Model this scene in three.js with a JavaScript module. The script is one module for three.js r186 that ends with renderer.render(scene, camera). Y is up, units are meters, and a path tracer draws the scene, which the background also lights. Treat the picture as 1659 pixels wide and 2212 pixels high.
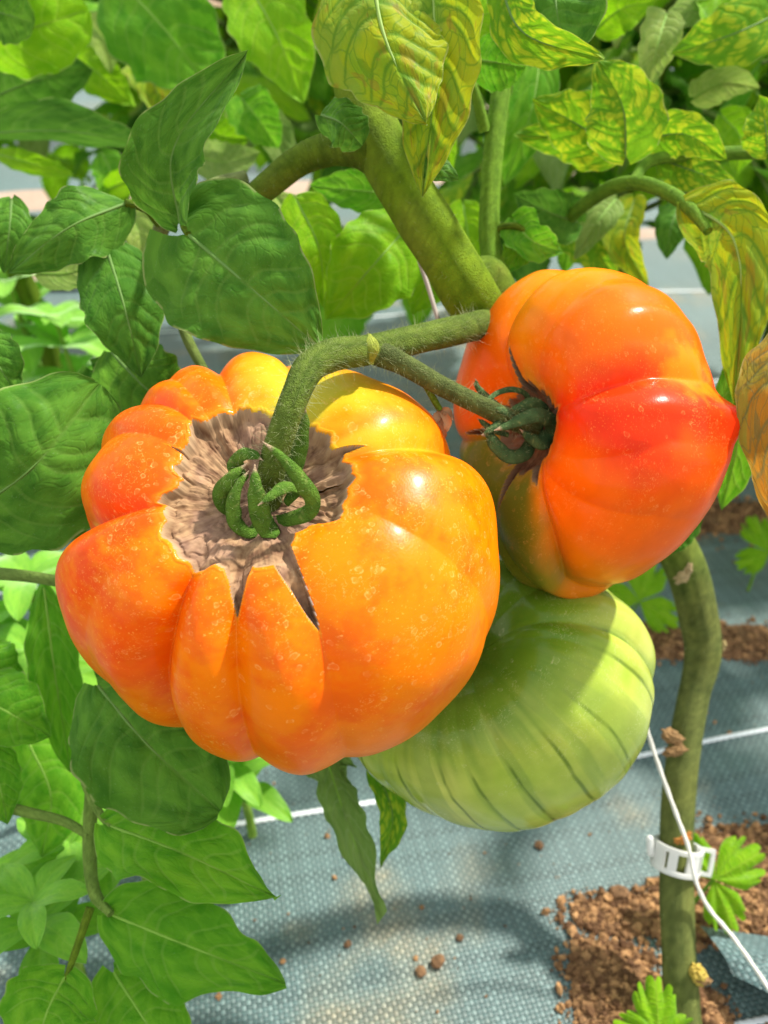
import * as THREE from 'three';
import { mergeGeometries } from 'three/addons/utils/BufferGeometryUtils.js';

// ---------------------------------------------------------------- camera, sky, sun, exposure
const scene = new THREE.Scene();
const CAM_H = 0.43, PITCH = 33 * Math.PI / 180, FOV = 60;
const camera = new THREE.PerspectiveCamera(FOV, 768 / 1024, 0.02, 60);
camera.position.set(0, CAM_H, 0);
camera.rotation.set(-PITCH, 0, 0);
camera.focus = 0.252;
camera.userData.fStop = 13;
const renderer = new THREE.WebGLRenderer({ antialias: true });
renderer.setSize(768, 1024);
renderer.toneMapping = THREE.LinearToneMapping;
renderer.toneMappingExposure = 1.76;
renderer.shadowMap.enabled = true;

function makeSky() {           // milky summer sky, a little bluer overhead
  const w = 256, h = 128, a = new Float32Array(w * h * 4);
  for (let j = 0; j < h; j++) for (let i = 0; i < w; i++) {
    const el = (j + 0.5) / h - 0.5, up = Math.max(0, el * 2), k = (j * w + i) * 4;
    const b = el < 0 ? 0.37 : 0.71;
    a[k] = b * (1.06 - 0.20 * up); a[k + 1] = b * (1.07 - 0.12 * up); a[k + 2] = b * (1.00 + 0.02 * up); a[k + 3] = 1;
  }
  const t = new THREE.DataTexture(a, w, h, THREE.RGBAFormat, THREE.FloatType);
  t.mapping = THREE.EquirectangularReflectionMapping; t.magFilter = THREE.LinearFilter; t.needsUpdate = true;
  return t;
}
const sky = makeSky();
scene.background = sky; scene.environment = sky;
const sun = new THREE.DirectionalLight(new THREE.Color(1, 0.95, 0.84), 4.3);
const SUN = new THREE.Vector3(0.525, 0.76, -0.345).normalize();
sun.position.copy(SUN).multiplyScalar(4); sun.target.position.set(0, 0.2, -0.4);
sun.position.add(sun.target.position);
sun.castShadow = true; sun.shadow.radius = 5; sun.shadow.mapSize.set(2048, 2048);
Object.assign(sun.shadow.camera, { left: -2, right: 2, top: 2, bottom: -2, near: 0.1, far: 12 });
scene.add(sun, sun.target);

// ---------------------------------------------------------------- helpers
const V = (x, y, z) => new THREE.Vector3(x, y, z);
const cP = Math.cos(PITCH), sP = Math.sin(PITCH);
const FPX = 1106 / Math.tan(FOV * Math.PI / 360);
const cam2w = (x, y, z) => V(x, y * cP + z * sP, -y * sP + z * cP);            // view axes to world axes
const W = (px, py, d) => cam2w((px - 829.5) / FPX * d, -(py - 1106) / FPX * d, -d).add(V(0, CAM_H, 0));
const G = (px, py, h = 0) => { const s = (py - 1106) / FPX; return W(px, py, (CAM_H - h) / (sP + s * cP)); };
let seed = 7;
const rnd = () => { seed = (seed + 0x6D2B79F5) | 0; let t = Math.imul(seed ^ (seed >>> 15), 1 | seed); t = (t + Math.imul(t ^ (t >>> 7), 61 | t)) ^ t; return ((t ^ (t >>> 14)) >>> 0) / 4294967296; };
const rr = (a, b) => a + (b - a) * rnd();
const clamp = (x, a = 0, b = 1) => x < a ? a : x > b ? b : x;
const sst = (a, b, x) => { x = clamp((x - a) / (b - a)); return x * x * (3 - 2 * x); };
const mix = (a, b, t) => a + (b - a) * t;
const mixc = (a, b, t) => [mix(a[0], b[0], t), mix(a[1], b[1], t), mix(a[2], b[2], t)];
const HT = new Float32Array(65536); { let s = 12345; for (let i = 0; i < 65536; i++) { s = (Math.imul(s, 1664525) + 1013904223) | 0; HT[i] = (s >>> 8) / 16777216; } }
const hsh = (x, y, z) => HT[(Math.imul(x, 73856093) ^ Math.imul(y, 19349663) ^ Math.imul(z, 83492791)) >>> 5 & 65535];
function vn(x, y, z) {
  const X = Math.floor(x), Y = Math.floor(y), Z = Math.floor(z); let u = x - X, v = y - Y, w = z - Z;
  u = u * u * (3 - 2 * u); v = v * v * (3 - 2 * v); w = w * w * (3 - 2 * w);
  const l = (a, b, t) => a + (b - a) * t;
  return l(l(l(hsh(X, Y, Z), hsh(X + 1, Y, Z), u), l(hsh(X, Y + 1, Z), hsh(X + 1, Y + 1, Z), u), v), l(l(hsh(X, Y, Z + 1), hsh(X + 1, Y, Z + 1), u), l(hsh(X, Y + 1, Z + 1), hsh(X + 1, Y + 1, Z + 1), u), v), w);
}
const fbm = (x, y, z, o = 4) => { let s = 0, a = 0.5, n = 0; for (let i = 0; i < o; i++) { s += a * vn(x, y, z); n += a; a *= 0.5; x = x * 2.03 + 17.1; y = y * 2.03 + 5.3; z = z * 2.03 + 9.7; } return s / n; };
function worley(x, y) { let d1 = 9, d2 = 9, id = 0; const X = Math.floor(x), Y = Math.floor(y); for (let j = -1; j < 2; j++) for (let i = -1; i < 2; i++) { const cx = X + i + hsh(X + i, Y + j, 3), cy = Y + j + hsh(X + i, Y + j, 7), d = Math.hypot(cx - x, cy - y); if (d < d1) { d2 = d1; d1 = d; id = hsh(X + i, Y + j, 11); } else if (d < d2) d2 = d; } return [d1, d2, id]; }
const enc = (x) => { x = clamp(x); return 255 * (x <= 0.0031308 ? 12.92 * x : 1.055 * Math.pow(x, 1 / 2.4) - 0.055); };
function colorTex(w, h, fn, rep) {
  const a = new Uint8Array(w * h * 4);
  for (let j = 0; j < h; j++) for (let i = 0; i < w; i++) { const c = fn((i + 0.5) / w, (j + 0.5) / h), k = (j * w + i) * 4; a[k] = enc(c[0]); a[k + 1] = enc(c[1]); a[k + 2] = enc(c[2]); a[k + 3] = 255; }
  return fin(new THREE.DataTexture(a, w, h), THREE.SRGBColorSpace, rep);
}
function grayTex(w, h, fn, rep) {
  const a = new Uint8Array(w * h * 4);
  for (let j = 0; j < h; j++) for (let i = 0; i < w; i++) { const c = 255 * clamp(fn((i + 0.5) / w, (j + 0.5) / h)), k = (j * w + i) * 4; a[k] = a[k + 1] = a[k + 2] = c; a[k + 3] = 255; }
  return fin(new THREE.DataTexture(a, w, h), THREE.NoColorSpace, rep);
}
function fin(t, cs, rep = true) { t.colorSpace = cs; t.magFilter = THREE.LinearFilter; t.minFilter = THREE.LinearFilter; t.wrapS = t.wrapT = rep ? THREE.RepeatWrapping : THREE.ClampToEdgeWrapping; t.needsUpdate = true; return t; }
const used = {};
const numbered = (n) => { if (!(n in used)) { used[n] = 0; return n; } used[n]++; return n + '_' + String(used[n]).padStart(3, '0'); };
function mesh(name, geo, mat, parent) { const m = new THREE.Mesh(geo, mat); m.name = parent ? name : numbered(name); m.castShadow = m.receiveShadow = true; (parent || scene).add(m); return m; }
function thing(name, label, category, pos, group) { const g = new THREE.Group(); g.name = numbered(name); g.userData = { label, category }; if (group) g.userData.group = group; if (pos) g.position.copy(pos); scene.add(g); return g; }
function geoFrom(pos, idx, uv, col) {
  const g = new THREE.BufferGeometry(); g.setAttribute('position', new THREE.Float32BufferAttribute(pos, 3));
  if (uv) g.setAttribute('uv', new THREE.Float32BufferAttribute(uv, 2));
  if (col) g.setAttribute('color', new THREE.Float32BufferAttribute(col, 3));
  g.setIndex(idx); g.computeVertexNormals(); return g;
}
const std = (o) => new THREE.MeshStandardMaterial(o), phy = (o) => new THREE.MeshPhysicalMaterial(o);
const lin = (r, g, b) => new THREE.Color().setRGB(r, g, b);

// swept tube: pts = Vector3[] relative to parent, rad = number[] (per point); opt.ref flattens it: half width rad, half thickness rad*opt.flat
function sweep(pts, rad, o = {}) {
  const n = o.n || pts.length * 8, m = o.m || 14, curve = new THREE.CatmullRomCurve3(pts, false, 'centripetal');
  const pos = [], uv = [], col = [], idx = []; let N = null, prev = null, len = 0, L = 0;
  for (let i = 0; i <= n; i++) {
    const t = i / n, p = curve.getPoint(t), T = curve.getTangent(t).normalize(), x = t * (pts.length - 1), k = Math.min(pts.length - 2, Math.floor(x)), f = x - k;
    const r = mix(rad[k], rad[k + 1], f * f * (3 - 2 * f));
    if (prev) len += p.distanceTo(prev); prev = p;
    if (o.ref) N = o.ref.clone(); else if (!N) N = Math.abs(T.y) < 0.9 ? V(0, 1, 0) : V(1, 0, 0);
    N.addScaledVector(T, -N.dot(T)).normalize(); const B = T.clone().cross(N);
    for (let j = 0; j <= m; j++) {
      const a = j / m * Math.PI * 2, ca = Math.cos(a), sa = Math.sin(a); let q = r;
      if (o.bump) q += r * o.bump(t, a, p);
      const fl = o.flat || 1, cup = o.cup ? o.cup * r * ca * ca : 0;
      const P = p.clone().addScaledVector(B, q * ca).addScaledVector(N, q * sa * fl + cup);
      pos.push(P.x, P.y, P.z); uv.push(j / m * (o.uvm ? 1 : 2 * Math.PI * r), len);
      if (o.col) { const c = o.col(t, a, P); col.push(c[0], c[1], c[2]); }
    }
    L = len;
  }
  for (let i = 0; i < n; i++) for (let j = 0; j < m; j++) { const a = i * (m + 1) + j, b = a + m + 1; idx.push(a, b, a + 1, b, b + 1, a + 1); }
  for (const e of [0, n]) {                                    // end caps
    const c = pos.length / 3, p = curve.getPoint(e / n); pos.push(p.x, p.y, p.z); uv.push(0, e ? L : 0); if (o.col) { const k = o.col(e / n, 0, p); col.push(k[0], k[1], k[2]); }
    for (let j = 0; j < m; j++) { const a = e * (m + 1) + j; e ? idx.push(c, a, a + 1) : idx.push(c, a + 1, a); }
  }
  return geoFrom(pos, idx, uv, o.col ? col : null);
}
const pxs = (list, off) => list.map((q) => { const w = W(q[0], q[1], q[2]); return off ? w.sub(off) : w; });

// ---------------------------------------------------------------- ground
const LINE_A = G(460, 1802), LINE_B = G(1659, 1592), rowDir = LINE_B.clone().sub(LINE_A).normalize(), rowAng = Math.atan2(rowDir.z, rowDir.x);
const rowAcross = V(-rowDir.z, 0, rowDir.x);   // towards the camera
function weave(u, v, cells) {
  const x = u * cells, y = v * cells, i = Math.floor(x), j = Math.floor(y), fx = x - i - 0.5, fy = y - j - 0.5, warp = (i + j) & 1;
  const a = warp ? fx : fy, b = warp ? fy : fx;
  const h = Math.pow(clamp(1 - (a * 2.05) ** 2), 0.5) * (0.75 + 0.25 * Math.cos(b * Math.PI));
  return [h, warp, i, j];
}
const WC = 16, WP = 0.0024;
const clothMap = colorTex(512, 512, (u, v) => {
  const [h, warp, i, j] = weave(u, v, WC), th = warp ? hsh(i, 1, 5) : hsh(j, 2, 5);
  const g = 0.72 + 0.4 * th + 0.25 * (fbm(u * 64, v * 64, 2, 2) - 0.5), base = warp ? [0.135, 0.205, 0.205] : [0.075, 0.13, 0.132];
  return h < 0.42 ? [0.012, 0.03, 0.032] : base.map((c) => c * g);
});
const clothBump = grayTex(512, 512, (u, v) => weave(u, v, WC)[0]);
const clothMat = phy({ map: clothMap, bumpMap: clothBump, bumpScale: 0.0005, roughness: 0.5, vertexColors: true, clearcoat: 0.15, clearcoatRoughness: 0.35 });
function clothUV(x, z) { const c = Math.cos(rowAng), s = Math.sin(rowAng); return [(x * c + z * s) / (WC * WP), (-x * s + z * c) / (WC * WP)]; }
const SOILC = [0.30, 0.17, 0.09];
function stain(x, z) {                                          // dried soil smeared over the cloth
  const n = fbm(x * 9 + 3, z * 9, 1, 4), g = vn(x * 700, z * 700, 4), m = fbm(x * 42, z * 42, 8, 3);
  return clamp(sst(0.55, 0.73, n * 0.6 + m * 0.4) * (0.35 + 0.85 * g));
}
function gridSheet(x0, x1, z0, z1, nx, nz, hfn, cfn) {
  const pos = [], uv = [], col = [], idx = [];
  for (let j = 0; j <= nz; j++) for (let i = 0; i <= nx; i++) { const x = mix(x0, x1, i / nx), z = mix(z0, z1, j / nz); pos.push(x, hfn(x, z), z); uv.push(...clothUV(x, z)); col.push(...cfn(x, z)); }
  for (let j = 0; j < nz; j++) for (let i = 0; i < nx; i++) { const a = j * (nx + 1) + i, b = a + nx + 1; idx.push(a, b, a + 1, b, b + 1, a + 1); }
  return geoFrom(pos, idx, uv, col);
}
const soilBump = grayTex(512, 512, (u, v) => 0.6 * fbm(u * 24, v * 24, 0, 4) + 0.4 * (1 - worley(u * 40, v * 40)[0]));
const soilMat = std({ vertexColors: true, roughness: 1, bumpMap: soilBump, bumpScale: 0.003 });
const clothH = (x, z) => 0.004 + 0.020 * (fbm(x * 4, z * 4, 3, 2) - 0.5) * clamp((-0.05 - z) * 4 + 0.4);
const clothCol = (x, z) => { const s = stain(x, z), v = 0.85 + 0.35 * fbm(x * 14, z * 14, 9, 3); return mixc([v, v, v], [2.6 * v, 1.35 * v, 0.8 * v], s * 0.6); };
{
  const g = mesh('ground', gridSheet(-30, 30, -50, 8, 60, 60, () => -0.012, (x, z) => mixc(SOILC, [0.36, 0.27, 0.2], fbm(x, z, 0, 3))), soilMat); g.userData = { kind: 'structure', label: 'bare brown soil around the cloth', category: 'ground' };
  const c = mesh('ground_cloth', gridSheet(-0.75, 0.75, -1.25, 0.35, 250, 266, clothH, clothCol), clothMat);
  c.userData = { kind: 'structure', label: 'teal woven weed cloth stained with dried soil', category: 'ground cloth' };
  const far = mesh('ground_cloth_far', gridSheet(-5, 5, -4.6, -1.247, 160, 60, (x, z) => 0.002 + 0.004 * fbm(x * 3, z * 3, 1, 2), clothCol), clothMat);
  far.name = 'ground_cloth_001'; far.userData = { kind: 'structure', label: 'far stretch of woven weed cloth under the next rows', category: 'ground cloth' };
  // dusty soil paths between the far rows of cloth
  const pts = [[-1.42, 0.10], [-1.9, 0.16], [-2.75, 0.30]];
  for (const [z, w] of pts) {
    const pos = [], col = [], uv = [], idx = [], n = 160;
    for (let i = 0; i <= n; i++) for (const s of [0, 0.5, 1]) { const x = -3 + 6 * i / n, e = (fbm(x * 6, z, s * 9, 3) - 0.5) * 0.14, zz = z + (s - 0.5) * w + (s === 0.5 ? 0 : e) + (x) * rowDir.z / rowDir.x; pos.push(x, s === 0.5 ? 0.016 : 0.001, zz); uv.push(x * 3, zz * 3); const c = mixc([0.34, 0.22, 0.16], [0.46, 0.36, 0.29], fbm(x * 20, zz * 20, 3, 3)); col.push(...c); }
    for (let i = 0; i < n; i++) for (const k of [0, 1]) { const a = i * 3 + k, b = a + 3; idx.push(a, a + 1, b, b, a + 1, b + 1); }
    const p = mesh('soil_path', geoFrom(pos, idx, uv, col), soilMat); p.userData = { kind: 'structure', label: 'dusty soil strip between the far rows', category: 'path' };
  }
  // white marker cords woven into the cloth
  const cordMat = std({ color: lin(0.72, 0.76, 0.80), roughness: 0.6 });
  for (const off of [0, -0.245, -0.49, -0.78, 0.16]) {
    const P = []; for (let i = 0; i <= 60; i++) { const q = LINE_A.clone().addScaledVector(rowDir, -0.75 + 1.6 * i / 60).addScaledVector(rowAcross, off); if (Math.abs(q.x) > 0.74) continue; q.y = clothH(q.x, q.z) + 0.0007; P.push(q); }
    const l = P[0].distanceTo(P[P.length - 1]);
    mesh('marker_cord', sweep(P, P.map(() => 0.0017), { n: 900, m: 6, ref: V(0, 1, 0), flat: 0.6, bump: (t, a) => 0.22 * Math.sin(t * l / 0.0042 * 2 * Math.PI + a) }), cordMat, c);
  }
}
// soil spilled round the foot of the stem
const FOOT = G(1492, 2235);
const crumbGeo = (() => { const g = new THREE.IcosahedronGeometry(1, 1), p = g.attributes.position; for (let i = 0; i < p.count; i++) { const v = V().fromBufferAttribute(p, i), k = 0.55 + 0.9 * vn(v.x * 1.9 + 4, v.y * 1.9, v.z * 1.9); p.setXYZ(i, v.x * k, v.y * k * 0.85, v.z * k); } g.computeVertexNormals(); return g; })();
const crumbMat = std({ color: lin(1, 1, 1), roughness: 1 });
const inBlob = (x, z, c, rx, rz, k) => Math.hypot((x - c.x) / rx, (z - c.z) / rz) + 0.7 * (fbm(x * 40 + k, z * 40, k, 3) - 0.5) + 1.1 * (fbm(x * 14 + k * 3, z * 14, k, 2) - 0.5);
const blobs = [[G(1330, 2200), 0.027, 0.030, 1], [G(1480, 1990), 0.042, 0.013, 2], [G(1640, 1900), 0.04, 0.035, 3], [FOOT, 0.022, 0.022, 4], [G(1480, 1400), 0.075, 0.018, 5], [G(1600, 1120), 0.07, 0.03, 6]];
const blobH = (x, z) => { let h = 0; for (const [c, rx, rz, k] of blobs) { const d = inBlob(x, z, c, rx, rz, k); h = Math.max(h, sst(1.0, 0.35, d) * 0.003 + (d < 1 ? 0.001 : 0)); } return h; };
{
  const spread = blobs.map(([c, rx, rz, k], b) => {
    const s = mesh('spilled_soil', gridSheet(c.x - rx * 1.9, c.x + rx * 1.9, c.z - rz * 1.9, c.z + rz * 1.9, 90, 70, (x, z) => { const d = inBlob(x, z, c, rx, rz, k); return clothH(x, z) + (d < 1 ? 0.0003 + 0.0025 * sst(1, 0.4, d) + 0.004 * (fbm(x * 120, z * 120, 5, 3) - 0.4) : -0.006); }, (x, z) => mixc([0.15, 0.072, 0.03], [0.34, 0.19, 0.09], fbm(x * 160, z * 160, 2, 3))), soilMat);
    s.userData = { kind: 'stuff', label: ['brown crumbly soil spilled beside the clipped stem', 'thin soil drift on the cloth behind the clip', 'soil patch under the parsley leaf', 'soil at the foot of the clipped stem', 'soil streak across the cloth behind the bent stem', 'soil patch on the far cloth behind the red tomato'][b], category: 'soil' };
  });
  const list = [];
  for (let k = 0; k < 200000 && list.length < 20000; k++) {
    const b = blobs[Math.floor(rnd() ** 1.2 * blobs.length)], x = b[0].x + rr(-1.9, 1.9) * b[1], z = b[0].z + rr(-1.9, 1.9) * b[2], d = inBlob(x, z, b[0], b[1], b[2], b[3]);
    if (d > 1.35 || (d > 1 && rnd() > 0.12)) continue;
    list.push([x, clothH(x, z) + (d < 1 ? blobH(x, z) * 0.85 : 0.0008), z, 0.0004 + 0.0026 * rnd() ** 6]);
  }
  for (let k = 0; k < 900; k++) { const x = rr(-0.1, 0.42), z = rr(-0.85, -0.1); list.push([x, clothH(x, z) + 0.0006, z, 0.0004 + 0.0014 * rnd() ** 4]); }
  const im = new THREE.InstancedMesh(crumbGeo, crumbMat, list.length), o = new THREE.Object3D();
  list.forEach((q, i) => { o.position.set(q[0], q[1], q[2]); o.scale.set(q[3] * rr(0.7, 1.4), q[3] * rr(0.6, 1.1), q[3] * rr(0.7, 1.4)); o.rotation.set(rr(0, 6), rr(0, 6), rr(0, 6)); o.updateMatrix(); im.setMatrixAt(i, o.matrix); const c = mixc([0.09, 0.04, 0.016], [0.42, 0.23, 0.10], rnd() ** 1.4); im.setColorAt(i, lin(...c)); });
  im.name = 'soil_crumbs'; im.userData = { kind: 'stuff', label: 'loose brown soil crumbs scattered over the cloth', category: 'soil' }; im.castShadow = im.receiveShadow = true; scene.add(im);
  const clod = std({ vertexColors: true, roughness: 1, bumpMap: soilBump, bumpScale: 0.001 });
  [[1335, 1942, 0.0046, 'largest dark clod on the cloth between the green tomato and the clip'], [945, 2095, 0.0034, 'dark brown clod on the cloth beside a paler one'], [908, 2116, 0.0026, 'pale brown clod on the cloth beside a darker one'], [992, 2042, 0.0018, 'small lone clod on the cloth below the hanging leaf tip'], [752, 2058, 0.0019, 'tiny clod lying by the dark shadow on the cloth'], [1163, 1836, 0.0026, 'flat tan crumb lying under the green tomato']].forEach(([x, y, r, label], i) => {
    const g = new THREE.IcosahedronGeometry(r, 3), p = g.attributes.position, col = []; for (let k = 0; k < p.count; k++) { const v = V().fromBufferAttribute(p, k), n = v.clone().normalize(), f = 0.65 + 0.6 * fbm(n.x * 1.6 + i * 5, n.y * 1.6, n.z * 1.6, 3); p.setXYZ(k, v.x * f * 1.15, v.y * f * 0.8, v.z * f); const c = mixc(i % 5 === 2 ? [0.3, 0.16, 0.08] : [0.14, 0.07, 0.035], [0.4, 0.22, 0.1], fbm(n.x * 3, n.y * 3, n.z * 3 + i, 3) ** 1.5); col.push(...c); }
    g.setAttribute('color', new THREE.Float32BufferAttribute(col, 3)); g.computeVertexNormals();
    const m = mesh('soil_clod', g, clod), q = G(x, y); m.position.set(q.x, clothH(q.x, q.z) + r * 0.5, q.z); m.rotation.y = i; m.userData = { label, category: 'clod', group: 'soil clods on the cloth' };
  });
}
// cut flap of cloth lifted beside the stem
{
  const A = [1512, 1998], B = [1800, 2040], C = [1820, 2300], D = [1575, 2130], P = [A, B, C, D].map(([x, y]) => G(x, y, 0.012)), pos = [], uv = [], col = [], idx = [], n = 24;
  for (let j = 0; j <= n; j++) for (let i = 0; i <= n; i++) { const u = i / n, v = j / n, q = P[0].clone().lerp(P[1], u).lerp(P[3].clone().lerp(P[2], u), v); q.y = clothH(q.x, q.z) + 0.009 + 0.016 * Math.sin(v * 1.9) * (0.6 + 0.4 * Math.sin(u * 3)); pos.push(q.x, q.y, q.z); uv.push(...clothUV(q.x, q.z)); const s = 0.9 + 0.3 * fbm(q.x * 30, q.z * 30, 1, 2); col.push(s, s * 1.02, s * 1.06); }
  for (let j = 0; j < n; j++) for (let i = 0; i < n; i++) { const a = j * (n + 1) + i, b = a + n + 1; idx.push(a, b, a + 1, b, b + 1, a + 1); }
  const m = mesh('cloth_flap', geoFrom(pos, idx, uv, col), clothMat); m.userData = { label: 'cut flap of teal cloth lifted over soil beside the clipped stem', category: 'cloth flap' };
}

// ---------------------------------------------------------------- leaf materials
function veinField(u, v) {                                     // u -1..1 across, v 0..1 base to tip; 0 on a vein, 1 between veins
  const a = Math.abs(u); let d = a * 1.0; const mid = a; let sec = 9;
  for (let k = 0; k < 6; k++) { const v0 = 0.015 + 0.15 * k + 0.035 * Math.sin(k * 2.3 + (u > 0 ? 1 : 0)) + (u > 0 ? 0.06 : 0), c = v0 + (0.34 - 0.03 * k) * Math.pow(a, 1.35) - 0.05 * a + 0.02 * Math.sin(a * 7 + k); const d2 = Math.abs(v - c) * 1.5; sec = Math.min(sec, d2 + 0.03 * sst(0.7, 1, a)); }
  return [mid, sec];
}
function leafTex(kind) {
  const w = 512, h = 512, P = {
    dark: { a: [0.042, 0.15, 0.010], b: [0.115, 0.285, 0.026], vein: [0.16, 0.30, 0.05], vd: 0.42, cell: 0.12 },
    mid: { a: [0.085, 0.32, 0.008], b: [0.22, 0.50, 0.025], vein: [0.30, 0.50, 0.08], vd: 0.45, cell: 0.15 },
    bright: { a: [0.17, 0.44, 0.004], b: [0.29, 0.57, 0.010], vein: [0.36, 0.56, 0.05], vd: 0.6, cell: 0.3 },
    sick: { a: [0.50, 0.52, 0.012], b: [0.27, 0.44, 0.018], vein: [0.09, 0.25, 0.015], vd: 0.7, cell: 0.7, spot: 0.8 },
    pale: { a: [0.19, 0.33, 0.06], b: [0.30, 0.42, 0.10], vein: [0.36, 0.46, 0.18], vd: 0.6, cell: 0.35 },
    mottle: { a: [0.13, 0.34, 0.010], b: [0.20, 0.42, 0.015], vein: [0.08, 0.24, 0.010], vd: 0.3, cell: 0.2 },
    rust: { a: [0.62, 0.24, 0.02], b: [0.46, 0.24, 0.03], vein: [0.17, 0.17, 0.06], vd: 0.8, cell: 0.7, spot: 0.6 },
  }[kind];
  const f = (u, v) => {
    const x = u * 2 - 1, wob = 0.02 * (fbm(x * 4, v * 8, 5, 2) - 0.5), [mid, sec0] = veinField(x, v + wob), sec = sec0;
    const [d1, d2, id] = worley(x * 4.5 + 2 * fbm(x * 3, v * 5, 1, 2), v * 11 + 2 * fbm(x * 3, v * 5, 2, 2));
    const ter = clamp((d2 - d1) * 2.6), vM = 1 - sst(0.012, 0.045, mid), vS = 1 - sst(0.006, 0.022, sec), vT = 1 - sst(0.05, 0.4, ter);
    const n = fbm(x * 5, v * 9, 3, 4);
    let c = mixc(P.a, P.b, clamp(n * 1.5 - 0.25 + (id - 0.5) * 0.3));
    if (kind === 'sick' || kind === 'rust') { const y = sst(0.42, 0.6, fbm(x * 2.2 + 7, v * 3.2, 6, 3)); c = mixc(c, [0.17, 0.34, 0.05], 0.5 * y); c = mixc(c, P.vein, 0.3 * (1 - sst(0.005, 0.035, sec))); }
    if (kind === 'mottle') { const bl = sst(0.62, 0.18, d1 + 0.5 * (fbm(x * 7, v * 11, 4, 2) - 0.5)) * sst(0.30, 0.5, fbm(x * 2 + 3, v * 3, 9, 2)) * sst(0.01, 0.05, sec); c = mixc(c, [0.55, 0.64, 0.03], 0.7 * bl); }
    c = mixc(c, P.vein, P.vd * Math.max(vM * 0.9, vS * 0.7, vT * P.cell));
    if (P.spot) { const s = sst(0.66, 0.75, fbm(x * 6 + 2, v * 9, 12, 3)); c = mixc(c, [0.40, 0.17, 0.03], s * P.spot * 0.45); }
    const rim = sst(0.955, 0.99, Math.abs(x)) * sst(0.3, 0.6, vn(v * 30, x * 2, 8)); c = mixc(c, [0.42, 0.46, 0.18], 0.5 * rim); const sp = vn(x * 120, v * 160, 2); if (sp > 0.86) c = mixc(c, [0.4, 0.5, 0.3], 0.25 * (sp - 0.86) / 0.14);
    return c;
  };
  return colorTex(w, h, f, false);
}
const leafBump = grayTex(512, 512, (u, v) => {
  const x = u * 2 - 1, [mid, sec] = veinField(x, v + 0.02 * (fbm(x * 4, v * 8, 5, 2) - 0.5)), [d1, d2] = worley(x * 7 + 3 * fbm(x * 3, v * 5, 1, 2), v * 15 + 3 * fbm(x * 3, v * 5, 2, 2));
  return 0.55 * sst(0, 0.05, Math.min(mid * 0.8, sec)) + 0.25 * sst(0, 0.35, d2 - d1) + 0.2 * fbm(x * 40, v * 60, 1, 2);
}, false);
const LT = {}; for (const k of ['dark', 'mid', 'bright', 'sick', 'pale', 'mottle', 'rust']) LT[k] = leafTex(k);
const LM = {};
function leafMat(kind, tint = 0) {                              // tint 0..3: a few tones of the same kind
  const key = kind + tint; if (LM[key]) return LM[key];
  const t = [[1, 1, 1], [1.15, 1.08, 0.9], [0.98, 0.97, 1.0], [0.82, 0.88, 0.85]][tint];
  return LM[key] = phy({ map: LT[kind], bumpMap: leafBump, bumpScale: 0.0004, color: lin(...t), roughness: 0.93, transmission: kind === 'dark' ? 0.35 : 0.52, thickness: 0, side: THREE.DoubleSide, clearcoat: 0.06, clearcoatRoughness: 0.35, specularIntensity: 0.15 });
}
const SHAPES = {
  heart: (s) => Math.pow(s, 0.30) * Math.pow(1 - s, 0.85) * 1.93,
  ovate: (s) => Math.pow(s, 0.5) * Math.pow(1 - s, 0.88) * 2.46,
  lance: (s) => Math.pow(s, 0.75) * Math.pow(1 - s, 0.85) * 2.75,
  round: (s) => Math.pow(s, 0.42) * Math.pow(1 - s, 0.45) * 1.76,
};
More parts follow.
